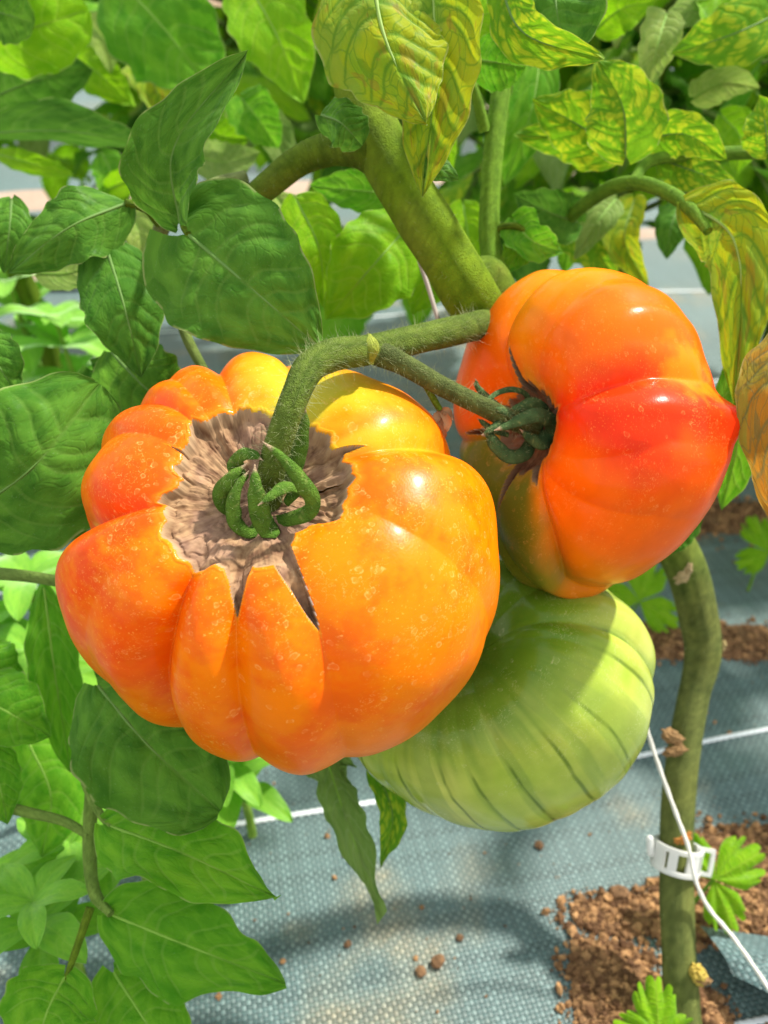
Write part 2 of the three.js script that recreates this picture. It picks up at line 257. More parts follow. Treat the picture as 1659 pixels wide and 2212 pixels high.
// blade on a bent midrib; hw half width; roll turns it about the midrib, 0 = broad side to the viewpoint `face`
function blade(b, c, e, hw, o = {}) {
  const nu = o.nu || 20, nv = o.nv || 34, sh = SHAPES[o.shape || 'ovate'], ph = o.ph ?? rr(0, 9), pos = [], uv = [], idx = [], ribP = [];
  const cur = new THREE.CatmullRomCurve3([b, c, e], false, 'centripetal'), L = cur.getLength();
  const face = o.face || V(0, CAM_H, 0);
  for (let j = 0; j <= nv; j++) {
    const s = j / nv, p = cur.getPoint(s), T = cur.getTangent(s).normalize();
    let N = face.clone().sub(p).normalize(); if (o.up) N = o.up.clone(); N.addScaledVector(T, -N.dot(T)).normalize();
    N.applyAxisAngle(T, (o.roll || 0) + (o.twist || 0) * (s - 0.5)); const B = T.clone().cross(N);
    const w0 = hw * sh(clamp(s, 0.0015, 0.9985));
    for (let i = 0; i <= nu; i++) {
      const u = i / nu * 2 - 1, a = Math.abs(u), sg = u < 0 ? -1 : 1;
      const tooth = 1 + (o.teeth ?? 0.075) * (Math.sin(s * (o.tf || 34) + ph + sg) * 0.6 + 1.6 * (vn(s * 9 + ph, sg * 3, 1) - 0.5)) * a * a;
      const lobes = o.lobes ? 1 - o.lobes * a * Math.pow(0.5 + 0.5 * Math.cos(s * o.ln * 2 * Math.PI + 0.6), 2) : 1;
      const w = w0 * tooth * lobes * (1 + (o.asym || 0) * sg * 0.3);
      const curl = (o.curl || 0), fold = (o.fold || 0);
      // the cross-section is an arc: bent angle grows towards the margin
      const ang = sg * (fold + curl * a), lx = curl ? w * (Math.sin(fold + curl * a) - Math.sin(fold)) / curl : w * a * Math.cos(fold), lz = curl ? -w * (Math.cos(fold + curl * a) - Math.cos(fold)) / curl : w * a * Math.sin(fold);
      let out = lz + (o.ripple ?? 0.12) * hw * a * a * Math.sin(s * (o.rf || 11) + ph * 2 + sg * 1.3) + 0.09 * hw * (fbm(s * 4 + ph, u * 2, 3, 2) - 0.5) * 2 * a + (o.crinkle ?? 0.10) * hw * (fbm(s * 11 + ph, u * 5, 6, 2) - 0.5) * (0.3 + 0.7 * a);
      const [mid, sec] = veinField(u, s); out += hw * (o.quilt ?? 0.03) * (sst(0, 0.10, Math.min(mid * 0.7, sec)) - 0.5);
      const back = (o.shape === 'heart' ? 0.5 : 0.22) * hw * Math.pow(a, 1.6) * Math.pow(1 - s, 5);
      const P = p.clone().addScaledVector(B, sg * lx).addScaledVector(N, out).addScaledVector(T, -back + 0.25 * hw * a * (o.sweepv || 0) * s);
      pos.push(P.x, P.y, P.z); uv.push((u + 1) / 2, s);
      if (i === nu / 2) ribP.push(p.clone().addScaledVector(N, -hw * (o.quilt ?? 0.03) * 0.5 - 0.0002));
    }
  }
  for (let j = 0; j < nv; j++) for (let i = 0; i < nu; i++) { const a = j * (nu + 1) + i, q = a + nu + 1; idx.push(a, a + 1, q, q, a + 1, q + 1); }
  return [geoFrom(pos, idx, uv), ribP, L];
}
const stemFuzzBump = grayTex(256, 256, (u, v) => 0.5 * vn(u * 90, v * 90, 1) + 0.5 * fbm(u * 30, v * 30, 3, 3));
stemFuzzBump.repeat.set(60, 60);
const stemMat = phy({ vertexColors: true, roughness: 0.8, bumpMap: stemFuzzBump, bumpScale: 0.0007, specularIntensity: 0.25 });
const ribMats = { dark: std({ color: lin(0.10, 0.21, 0.03), roughness: 0.7 }), mid: std({ color: lin(0.18, 0.36, 0.03), roughness: 0.7 }), sick: std({ color: lin(0.22, 0.34, 0.06), roughness: 0.7 }) }; ribMats.bright = ribMats.pale = ribMats.mid; ribMats.mottle = ribMats.dark; ribMats.rust = ribMats.sick;
const stemCol = (A0, B0, seedv = 0, yellow = 0, old = 9) => (t, a, p) => {
  const wd = sst(old - 0.1, old + 0.05, t), A = mixc(A0, [0.046, 0.068, 0.016], wd), B = mixc(B0, [0.19, 0.215, 0.058], wd);   // older, woodier foot of the stem
  const n = fbm(p.x * 320 + seedv, p.y * 320, p.z * 320, 3), m = fbm(p.x * 60, p.y * 60 + seedv, p.z * 60, 3), g = vn(p.x * 2600, p.y * 2600, p.z * 2600);
  const sk = fbm(Math.cos(a) * 3 + seedv, Math.sin(a) * 3, t * 5, 3); let c = mixc(A, B, clamp(n * 0.9 + sk * 0.9 - 0.45)); c = mixc(c, [0.30, 0.30, 0.06], yellow * sst(0.5, 0.72, m)); const k = 0.75 + 0.5 * g; return [c[0] * k, c[1] * k, c[2] * k];
};
const STA = [0.055, 0.105, 0.006], STB = [0.16, 0.24, 0.016];

// ---------------------------------------------------------------- tomatoes
const plant = thing('tomato_plant', 'tall hairy tomato plant bearing the three ribbed tomatoes', 'tomato plant', V(FOOT.x, 0, FOOT.z));
const PO = plant.position;
const hairSpots = [];
function lerpTab(tab, th) { const n = tab.length; for (let i = 0; i < n; i++) { const a = tab[i], b = tab[(i + 1) % n], a1 = i === n - 1 ? b[0] + 2 * Math.PI : b[0]; let x = th; if (i === n - 1 && x < a[0]) x += 2 * Math.PI; if (x >= a[0] && x <= a1) return mix(a[1], b[1], a1 > a[0] ? (x - a[0]) / (a1 - a[0]) : 0); } return tab[0][1]; }
const skinBump = grayTex(256, 256, (u, v) => 0.6 * vn(u * 64, v * 64, 2) + 0.4 * vn(u * 128, v * 128, 5)); skinBump.repeat.set(8, 4);
function tomato(spec) {
  const { c, axis, R, H, D, sc, e1, e2, Db, sb, k, cr } = spec, TAU = Math.PI * 2;
  const org = cam2w(...c).add(V(0, CAM_H, 0)), A = cam2w(...axis[0]), E1 = cam2w(...axis[1]), E2 = cam2w(...axis[2]);
  const kf = (th) => { let x = (th / TAU * 24) % 24; if (x < 0) x += 24; const i = Math.floor(x) % 24; let f = x - Math.floor(x); f = f * f * (3 - 2 * f); return k[i] * (1 - f) + k[(i + 1) % 24] * f; };
  const crs = cr.slice().sort((a, b) => a[0] - b[0]), n = crs.length, md = (x) => ((x % TAU) + TAU) % TAU;
  const crease = (th, al) => {
    for (let i = 0; i < n; i++) {
      const p = crs[i], q = crs[(i + 1) % n], bl = clamp(al - 0.9, -0.6, 0.45), a0 = p[0] + p[2] * bl, a1 = q[0] + q[2] * bl, w = md(a1 - a0) || TAU, u = md(th - a0) / w;
      if (u <= 1) { const d = mix(p[1], q[1], sst(0.25, 0.75, u)), dist = Math.min(u, 1 - u) * w, x = Math.max(0, 1 - dist / (Math.min(w, 0.9) / 2)); return d * (0.55 * Math.pow(x, 2.2) + 0.45 * Math.exp(-(Math.sqrt(dist * dist + 0.0012) - 0.035) / 0.085)); }
    } return 0;
  };
  const surf = (th, al) => {
    const sn = Math.abs(Math.sin(al)), sa = Math.pow(sn, e1), ca = Math.cos(al); let z = H * Math.sign(ca) * Math.pow(Math.abs(ca), e2), rho = R * sa * (1 + (kf(th) - 1) * Math.pow(sn, 1.5));
    z -= ca > 0 ? D * Math.exp(-((sa / sc) ** 2)) : -Db * Math.exp(-((sa / sb) ** 2));
    const win = Math.exp(-(((al - 1) / (al < 1 ? 0.75 : spec.fade || 1.15)) ** 2)), cc = crease(th, al) * win * (spec.crk || 1); rho *= 1 - cc; z *= 1 - cc;
    const big = 1 + 0.02 * (fbm(Math.cos(th) * 1.6 + spec.sd, Math.sin(th) * 1.6, al * 1.6, 2) - 0.5) * 2 * sn;
    rho *= big;
    const P = V().addScaledVector(E1, rho * Math.cos(th)).addScaledVector(E2, rho * Math.sin(th)).addScaledVector(A, z);
    if (spec.nip) { const [nt, na, nh, nw] = spec.nip, dd = Math.hypot((md(th - nt + Math.PI) - Math.PI) * Math.sin(al), al - na); P.addScaledVector(spec.nipDir, nh * Math.exp(-((dd / nw) ** 2)) + nh * 0.35 * Math.exp(-((dd / (nw * 2.2)) ** 2))); }
    return P;
  };
  const nT = spec.nT || 560, nA = spec.nA || 320, rowAl = (j) => { const t = j / nA; return 0.015 + (Math.PI - 0.03) * (0.62 * t + 0.38 * t * t * t); };
  const scarEdge = (th) => lerpTab(spec.scar, th) + (spec.jag ?? 0.035) * (fbm(th * 8, 1, spec.sd, 2) - 0.5) * 2 + 0.006 * (fbm(th * 40, 3, spec.sd, 2) - 0.5);
  const pos = [], uv = [], inside = [], col = [], rows = [];
  for (let j = 0; j <= nA; j++) rows.push(rowAl(j));
  const edge = []; for (let i = 0; i <= nT; i++) edge.push(scarEdge(md(i / nT * TAU)));
  edge[nT] = edge[0];
  for (let j = 0; j <= nA; j++) for (let i = 0; i <= nT; i++) {
    const th = i / nT * TAU, al = rows[j], P = surf(th, al), m = (edge[i] - al) * R * 0.9;
    let dd = 0; if (m > -0.0015) {
      // corky tissue sits lower than the skin that rolls over its edge
      const q = P, f = fbm(q.x * 420, q.y * 420, q.z * 420 + spec.sd, 4) - 0.5, fold = 1 - Math.abs(fbm(q.x * 55, q.y * 55, q.z * 55 + 7, 3) - 0.5) * 4, fib = (fbm(th * 9, al * 5, spec.sd, 3) - 0.5) * clamp(al / 0.3), ck = Math.abs(fbm(q.x * 110 + 3, q.y * 110, q.z * 110, 2) - 0.5);
      dd = -0.0030 * sst(-0.0003, 0.0014, m) + sst(0.0, 0.0025, m) * (0.0013 * f + 0.0030 * (fold - 0.5) + 0.0042 * fib - 0.0005 * sst(0.03, 0.0, ck));
      dd += 0.00025 * Math.exp(-(((m + 0.0009) / 0.0008) ** 2));
    }
    const nrm = V().addScaledVector(E1, Math.cos(th) * Math.sin(al)).addScaledVector(E2, Math.sin(th) * Math.sin(al)).addScaledVector(A, Math.max(0.3, Math.cos(al))).normalize();
    P.addScaledVector(nrm, dd); pos.push(P.x, P.y, P.z); uv.push(i / nT, j / nA); inside.push(m > 0 ? 1 : 0);
    if (m > -0.002) { const q = P, f = fbm(q.x * 420, q.y * 420, q.z * 420, 4), pu = fbm(q.x * 90, q.y * 90, q.z * 90 + 3, 3), fi = fbm(th * 60, al * 14, 3, 3); let cc = mixc([0.15, 0.072, 0.036], [0.46, 0.30, 0.175], clamp(f * 1.8 + fi * 0.5 - 0.68)); cc = mixc(cc, [0.36, 0.225, 0.18], 0.5 * sst(0.46, 0.66, pu)); cc = mixc(cc, [0.52, 0.38, 0.24], 0.5 * sst(0.0012, 0.0002, m)); const ck = Math.abs(fbm(q.x * 110 + 3, q.y * 110, q.z * 110, 2) - 0.5); cc = mixc(cc, [0.15, 0.07, 0.04], 0.22 * sst(0.02, 0.003, ck)); if (vn(q.x * 900, q.y * 900, q.z * 900) < 0.13) cc = mixc(cc, [0.12, 0.06, 0.04], 0.5); const kt = (spec.cork || 1) * 0.88; col.push(cc[0] * kt, cc[1] * kt * 0.93, cc[2] * kt * 0.82); } else col.push(1, 1, 1);
  }
  const iS = [], iC = [];
  for (let j = 0; j < nA; j++) for (let i = 0; i < nT; i++) { const a = j * (nT + 1) + i, b = a + nT + 1, t = inside[a] + inside[a + 1] + inside[b] + inside[b + 1] >= 2 ? iC : iS; t.push(a, b, a + 1, b, b + 1, a + 1); }
  const tmp = geoFrom(pos, iS.concat(iC), uv), nor = tmp.attributes.normal.array;      // smooth normals across the seam of uv
  for (let j = 0; j <= nA; j++) { const a = j * (nT + 1) * 3, b = a + nT * 3; for (let q = 0; q < 3; q++) { const s = nor[a + q] + nor[b + q]; nor[a + q] = nor[b + q] = s / 2; } }
  const sub = (ix, withCol) => {
    const map = new Map(), p = [], u = [], cl = [], nn = [], id = []; for (const v of ix) { let q = map.get(v); if (q === undefined) { q = map.size; map.set(v, q); p.push(pos[v * 3], pos[v * 3 + 1], pos[v * 3 + 2]); u.push(uv[v * 2], uv[v * 2 + 1]); nn.push(nor[v * 3], nor[v * 3 + 1], nor[v * 3 + 2]); if (withCol) cl.push(col[v * 3], col[v * 3 + 1], col[v * 3 + 2]); } id.push(q); }
    const g = new THREE.BufferGeometry(); g.setAttribute('position', new THREE.Float32BufferAttribute(p, 3)); g.setAttribute('uv', new THREE.Float32BufferAttribute(u, 2)); g.setAttribute('normal', new THREE.Float32BufferAttribute(nn, 3)); if (withCol) g.setAttribute('color', new THREE.Float32BufferAttribute(cl, 3)); g.setIndex(id); return g;
  };
  const root = thing('tomato', spec.label, 'tomato', org);
  // skin colour: ripeness patches, dried water rings and golden flecks
  const tw = spec.tw || 2048, tht = tw / 2;
  const rings = []; for (let q = 0; q < (spec.rings || 0); q++) rings.push([rnd(), rr(0.05, 0.8), rr(0.0004, 0.0010) * (rnd() < 0.1 ? 1.6 : 1), rnd()]);
  const cells = new Map(); const GX = 64, GY = 32; rings.forEach((r) => { const gx = Math.floor(r[0] * GX), gy = Math.floor(r[1] * GY); for (let a = -1; a < 2; a++) for (let b = -1; b < 2; b++) { const kx = (gx + a + GX) % GX + ',' + (gy + b); if (!cells.has(kx)) cells.set(kx, []); cells.get(kx).push(r); } });
  const eT = Array.from({ length: 4096 }, (_, i) => scarEdge(i / 4096 * TAU));
  const texf = (u, v) => {
    const th = u * TAU, al = 0.015 + (Math.PI - 0.03) * (0.62 * v + 0.38 * v * v * v), sa = Math.pow(Math.sin(al), e1), rho = R * sa;
    const x = Math.cos(th) * sa, y = Math.sin(th) * sa, z = Math.cos(al);
    let cc = spec.color(th, al, x, y, z, crease(th, al), eT[Math.min(4095, Math.floor(u * 4096))]);
    const fl = vn(x * 150, y * 150, z * 150); if (fl > 0.80) cc = mixc(cc, spec.fleck, (spec.fk || 0.5) * (fl - 0.80) / 0.2 * sst(0.35, 0.6, fbm(x * 5, y * 5, z * 5, 2)));
    const sc1 = Math.abs(fbm(x * 34, y * 34, z * 34, 3) - 0.5), sc2 = sst(0.54, 0.66, fbm(x * 6 + 4, y * 6, z * 6, 3)); if (sc1 < 0.012) cc = mixc(cc, spec.ringc, 0.28 * sc2 * (spec.rk || 1));
    const list = cells.get(Math.floor(u * GX) + ',' + Math.floor(v * GY));
    if (list) for (const r of list) { const du = Math.abs(u - r[0]), dx = Math.min(du, 1 - du) * TAU * rho, ps = R * 0.95 * (Math.PI) * (0.62 + 1.14 * v * v), dy = (v - r[1]) * ps, ra = r[2] * (1 + 0.9 * (vn(x * 70, y * 70, z * 70) - 0.5)), d = Math.hypot(dx, dy * (0.7 + 0.5 * r[3])) / ra; const q = 0.34 * Math.exp(-(((d - 0.9) / 0.16) ** 2)) * sst(0.4, 0.65, vn(x * 70 + 9, y * 70, z * 70)) + (d < 0.9 ? 0.06 : 0); if (q > 0.01) cc = mixc(cc, spec.ringc, q * (spec.rk || 1)); }
    return cc;
  };
  const map = colorTex(tw, tht, texf, true); map.wrapT = THREE.ClampToEdgeWrapping; map.needsUpdate = true;
  mesh('skin', sub(iS, false), phy({ map, roughness: spec.rough ?? 0.34, clearcoat: 0.10, clearcoatRoughness: 0.12, specularIntensity: spec.spi || 0.16, bumpMap: skinBump, bumpScale: 0.00003 }), root);
  if (iC.length) mesh('corky_scar', sub(iC, true), std({ vertexColors: true, roughness: 0.92 }), root);
  return { root, org, surf, A, E1, E2 };
}
function calyx(root, list, ref, cl, hairs) {
  const g = new THREE.Group(); g.name = 'calyx'; root.add(g);
  list.forEach(([hw, path], i) => {
    const P = pxs(path, root.position), n = P.length, rad = P.map((_, k) => { const t = k / (n - 1); return hw * 1.08 * (t < 0.3 ? 0.7 + t : Math.max(0.06, 1 - ((t - 0.3) / 0.7) ** 2 * 0.96)); });
    const sd = i * 7, geo = sweep(P, rad, { n: 46, m: 12, ref: ref.clone(), flat: 0.17, cup: -0.45, bump: (t, a, p) => 0.04 * (fbm(p.x * 400, p.y * 400, p.z * 400, 2) - 0.5), col: (t, a, p) => { const f = fbm(p.x * 380 + sd, p.y * 380, p.z * 380, 3), s = vn(p.x * 2500, p.y * 2500, p.z * 2500); let c = mixc(cl[0], cl[1], clamp(f * 1.5 - 0.25)); c = mixc(c, [0.42, 0.45, 0.14], s > 0.86 ? 0.3 : 0); return t > 0.88 ? mixc(c, [0.48, 0.34, 0.22], sst(0.89, 0.95, t)) : c; } });
    mesh('sepal', geo, stemMat, g); const cv = new THREE.CatmullRomCurve3(P, false, 'centripetal'); for (let q = 0; q < 90; q++) { const t = rnd() * 0.92, N = V(rr(-1, 1), rr(-1, 1), rr(-1, 1)).normalize(); hairSpots.push([cv.getPoint(t).addScaledVector(N, hw * 0.5).add(root.position).sub(PO), N, cv.getTangent(t), 0.0004 + 0.0016 * rnd() ** 2]); }
  });
  return g;
}
const t1scar = [[0.026, 0.315], [0.332, 0.339], [0.358, 0.45], [0.428, 0.284], [0.628, 0.299], [0.838, 0.292], [0.934, 0.253], [1.178, 0.26], [1.527, 0.268], [1.719, 0.276], [1.841, 0.299], [1.972, 0.284], [2.217, 0.315], [2.313, 0.354], [2.374, 0.315], [2.557, 0.292], [2.705, 0.284], [2.723, 0.335], [2.745, 0.253], [3.002, 0.237], [3.115, 0.221], [3.325, 0.26], [3.438, 0.325], [3.48, 0.30], [3.578, 0.299], [3.718, 0.315], [3.892, 0.362], [4.102, 0.378], [4.27, 0.44], [4.311, 0.475], [4.39, 0.425], [4.503, 0.386], [4.59, 0.393], [4.65, 0.47], [4.68, 0.565], [4.712, 0.668], [4.739, 0.565], [4.782, 0.425], [4.826, 0.354], [5.009, 0.378], [5.05, 0.464], [5.085, 0.565], [5.12, 0.706], [5.155, 0.80], [5.17, 0.675], [5.18, 0.542], [5.195, 0.432], [5.219, 0.331], [5.341, 0.268], [5.533, 0.276], [5.69, 0.339], [5.76, 0.37], [5.917, 0.346], [6.1, 0.339]];
const T1 = tomato({
  label: 'largest orange ribbed tomato with brown corky scar round its stalk', sd: 1, c: [-0.0347, -0.0126, -0.272], axis: [[-0.0301, 0.5819, 0.8127], [0.9993, 0, 0.037], [0.0215, 0.8132, -0.5815]],
  fade: 1.25, R: 0.066, H: 0.045, D: 0.015, sc: 0.36, e1: 0.8, e2: 0.8, Db: 0.003, sb: 0.3, nT: 1000, nA: 400,
  k: [1.054, 1.071, 1.062, 1.015, 0.979, 0.934, 1.033, 1.079, 1.066, 1.011, 0.989, 0.899, 0.865, 0.957, 0.945, 0.912, 0.92, 0.925, 0.976, 1.019, 1.054, 1.064, 1.08, 1.077],
  cr: [[0.388, 0.13, 0.189], [1.482, 0.08, 0.4], [1.91, 0.1, 0.029], [2.18, 0.03, 0], [2.397, 0.07, 0.101], [2.705, 0.05, 0.04], [3.316, 0.16, -0.302], [3.85, 0.02, 0], [4.296, 0.17, -0.036], [4.704, 0.12, 0], [5.142, 0.075, -0.07], [5.917, 0.028, 0]],
  scar: t1scar, fleck: [1.0, 0.62, 0.12], ringc: [0.95, 0.52, 0.16], rings: 900, fk: 0.6,
  color: (th, al, x, y, z, cr, se) => {
    const n = fbm(x * 2.2 + 1, y * 2.2, z * 2.2, 4), f = fbm(x * 9, y * 9, z * 9, 3), or = [0.80, 0.130, 0.001], rd = [0.79, 0.070, 0.001], ye = [0.80, 0.215, 0.001], gr = [0.46, 0.42, 0.02];
    const g = fbm(x * 30, y * 30, z * 30, 3), lob = fbm(th * 2.4, al * 1.1, 2, 3);
    let c = mixc(or, rd, clamp(0.9 * sst(0.40, 0.75, lob * 0.7 + 0.3 * g) * (0.5 - 0.75 * x) + 0.3 * sst(0.1, -0.8, x) + 0.35 * sst(0.8, 0.3, al)));    // redder on one cheek
    c = mixc(c, ye, 0.7 * sst(0.42, 0.68, 0.55 * n + 0.3 * f + 0.25 * g + 0.08 * x));
    c = mixc(c, ye, 0.65 * sst(0.05, -0.55, z + 0.5 * (g - 0.5) + 0.4 * (n - 0.5)));               // less ripe towards the blossom end
    const gs = sst(0.8, 0.2, Math.abs(th - 1.2) + 0.5 * (f - 0.5)) * sst(1.15, 0.5, al); c = mixc(c, gr, gs * 0.95);
    const g2 = sst(0.16, 0.03, Math.abs(th - 0.42)) * sst(1.5, 0.6, al); c = mixc(c, gr, g2 * 0.7);
    c = mixc(c, [0.66, 0.30, 0.01], 0.45 * sst(0.07, 0.0, al - se + 0.05 * (f - 0.5)));               // unripe rim along the scar
    const k = 0.9 + 0.2 * f; return [c[0] * k, c[1] * k, c[2] * k];
  },
});
const T2 = tomato({
  label: 'red-orange tomato with a pointed tip and a dark hollow round its stalk', sd: 2, c: [0.067, 0.0277, -0.305], axis: [[-0.8653, 0.04, 0.4996], [0.5, 0, 0.866], [0.0346, 0.9992, -0.02]],
  R: 0.0565, H: 0.033, D: 0.017, sc: 0.34, e1: 0.85, e2: 0.85, Db: 0, sb: 0.3, nT: 480, nA: 280, crk: 1.1, fade: 0.8, cork: 0.6,
  k: [0.886, 0.82, 0.825, 0.886, 0.927, 0.964, 1.024, 1.085, 1.097, 1.131, 1.076, 1.025, 1.008, 0.869, 0.80, 0.80, 0.85, 1.03, 1.033, 0.964, 0.936, 0.938, 0.963, 0.955],
  cr: [[0.237, 0.10, 0.143], [1.116, 0.035, 0.051], [1.731, 0.14, -0.398], [3.169, 0.1, -0.257], [4.496, 0.05, 0.279], [5.027, 0.12, -0.5], [5.6, 0.03, 0.2], [5.985, 0.035, 0.336]],
  nip: [0.02, 2.02, 0.0050, 0.12], nipDir: cam2w(0.97, 0.1, 0.1).normalize(),
  scar: [[0.15, 0.22], [0.22, 0.30], [0.3, 0.20], [1.2, 0.15], [1.66, 0.2], [1.75, 0.42], [1.82, 0.2], [2.5, 0.2], [3.1, 0.2], [3.17, 0.5], [3.25, 0.2], [4.3, 0.2], [4.45, 0.5], [4.55, 0.22], [5.0, 0.2], [5.2, 0.38], [5.3, 0.2], [6.0, 0.22]], fleck: [1.0, 0.55, 0.1], ringc: [0.96, 0.42, 0.12], rings: 420, fk: 0.4, rk: 0.8, rough: 0.28, tw: 1536,
  color: (th, al, x, y, z, cr, se) => {
    const n = fbm(x * 2 + 8, y * 2, z * 2, 4), f = fbm(x * 9, y * 9, z * 9, 3), or = [0.83, 0.125, 0.003], rd = [0.78, 0.035, 0.004], ye = [0.83, 0.26, 0.004], gr = [0.12, 0.17, 0.014];
    const d = (a) => Math.abs(((th - a + 3 * Math.PI) % (2 * Math.PI)) - Math.PI);
    let c = mixc(or, rd, clamp(sst(0.75, 0.1, d(0.05) + 0.8 * (n - 0.5)) * 1.1));
    c = mixc(c, ye, 0.75 * sst(0.7, 0.1, d(1.45) + 0.7 * (n - 0.5)) * sst(1.9, 1.2, al));
    c = mixc(c, ye, 0.7 * sst(0.35, 0.1, Math.hypot(d(0.35), al - 1.75) + 0.4 * (f - 0.5)));
    c = mixc(c, ye, 0.55 * sst(4.5, 4.9, th) * sst(5.5, 5.1, th));
    const g = sst(3.0, 3.4, th + 0.3 * (n - 0.5)) * sst(5.25, 4.75, th + 0.5 * (n - 0.5) + 0.35 * (al - 0.9)); c = mixc(c, gr, g * 0.95);
    c = mixc(c, [0.5, 0.26, 0.03], 0.5 * sst(0.10, 0.0, al - se));
    const k = 0.9 + 0.2 * f; return [c[0] * k, c[1] * k, c[2] * k];
  },
});
const ribs3 = []; { const ths = [0.1, 0.42, 0.75, 1.2, 1.7, 2.1, 2.6, 3.0, 3.4, 3.74, 4.06, 4.34, 4.72, 5.0, 5.36, 5.72, 6.02]; ths.forEach((t, i) => ribs3.push([t + 0.16 * (hsh(i, 3, 1) - 0.5), 0.011 + 0.030 * hsh(i, 5, 2) ** 2, 0.06 * (hsh(i, 9, 2) - 0.5)])); }
const T3 = tomato({
  label: 'green unripe tomato with fine dark ribs hanging below the orange ones', sd: 3, c: [0.0429, -0.068, -0.335], axis: [[-0.45, 0.60, 0.6614], [0.8268, 0, 0.5625], [0.3375, 0.80, -0.4961]],
  R: 0.057, H: 0.045, D: 0.016, sc: 0.35, e1: 0.85, e2: 0.85, Db: 0.003, sb: 0.3, nT: 420, nA: 200,
  k: [0.966, 0.998, 1.058, 1.019, 0.904, 0.86, 0.847, 0.869, 0.904, 0.947, 0.98, 1.001, 1.019, 1.042, 1.07, 1.003, 0.927, 0.875, 0.852, 0.838, 0.834, 0.849, 0.891, 0.94],
  cr: ribs3, jag: 0.01, scar: [[0, 0.05], [2, 0.06], [4, 0.05], [6, 0.05]], fleck: [0.62, 0.66, 0.3], ringc: [0.6, 0.62, 0.3], rings: 60, fk: 0.35, rough: 0.2, spi: 0.32, tw: 1536,
  color: (th, al, x, y, z, cr, se) => {
    const n = fbm(x * 2.4 + 3, y * 2.4, z * 2.4, 4), f = fbm(x * 11, y * 11, z * 11, 3), st = fbm(th * 9, al * 0.8, 4, 3);
    let c = mixc([0.26, 0.38, 0.03], [0.50, 0.54, 0.11], clamp(n * 1.6 - 0.3)); c = mixc(c, [0.20, 0.30, 0.045], 0.55 * sst(0.5, 0.66, st));
    c = mixc(c, [0.08, 0.20, 0.010], 0.85 * sst(1.15, 0.45, al + 0.6 * (st - 0.5)));                 // dark green shoulder
    let best = 9; for (const r of ribs3) { const d = Math.abs(((th - r[0] + 0.05 * (fbm(al * 4, r[0] * 5, 1, 2) - 0.5) + 3 * Math.PI) % (2 * Math.PI)) - Math.PI); if (d < best) best = d; }
    c = mixc(c, [0.085, 0.15, 0.012], 0.8 * sst(0.024, 0.003, best) * sst(0.75, 1.2, al) * (0.55 + 0.45 * sst(0.3, 0.6, vn(th * 40, al * 5, 2))));
    const k = 0.9 + 0.2 * f; return [c[0] * k, c[1] * k, c[2] * k];
  },
});
const toCam = cam2w(0, 0.35, 0.93).normalize();
const CG = [[0.045, 0.115, 0.012], [0.13, 0.25, 0.028]], q1 = (x, y, d) => [329.2 + 0.2976 * x, 822.9 + 0.2976 * y, d - 0.0045], q2 = (x, y, d) => [960.1 + 0.1984 * x, 768.1 + 0.1984 * y, d];
calyx(T1.root, [
  [0.0027, [q1(820, 980, 0.2475), q1(850, 1085, 0.241), q1(790, 980, 0.2355), q1(755, 850, 0.233), q1(745, 730, 0.232), q1(742, 605, 0.233)]],
  [0.0021, [q1(780, 1000, 0.2485), q1(720, 1085, 0.243), q1(610, 1020, 0.238), q1(580, 880, 0.2355), q1(630, 740, 0.235), q1(700, 650, 0.2355)]],
  [0.0027, [q1(640, 960, 0.249), q1(535, 880, 0.243), q1(505, 790, 0.239), q1(570, 690, 0.236), q1(690, 595, 0.236)]],
  [0.0022, [q1(680, 720, 0.249), q1(600, 610, 0.244), q1(640, 530, 0.24), q1(730, 530, 0.237), q1(800, 575, 0.236)]],
  [0.0025, [q1(860, 1010, 0.2485), q1(1000, 985, 0.242), q1(1125, 930, 0.2365), q1(1140, 830, 0.233), q1(1060, 690, 0.230), q1(930, 540, 0.2275), q1(800, 440, 0.2265)]],
  [0.0020, [q1(960, 880, 0.247), q1(1040, 770, 0.241), q1(960, 760, 0.235), q1(860, 830, 0.2318), q1(765, 905, 0.2312)]],
  [0.0030, [q1(930, 800, 0.2495), q1(1000, 640, 0.2465), q1(1045, 480, 0.244), q1(1085, 320, 0.242), q1(1110, 180, 0.2405)]],
  [0.0024, [q1(830, 700, 0.249), q1(850, 640, 0.245), q1(880, 660, 0.242)]],
], toCam, CG);
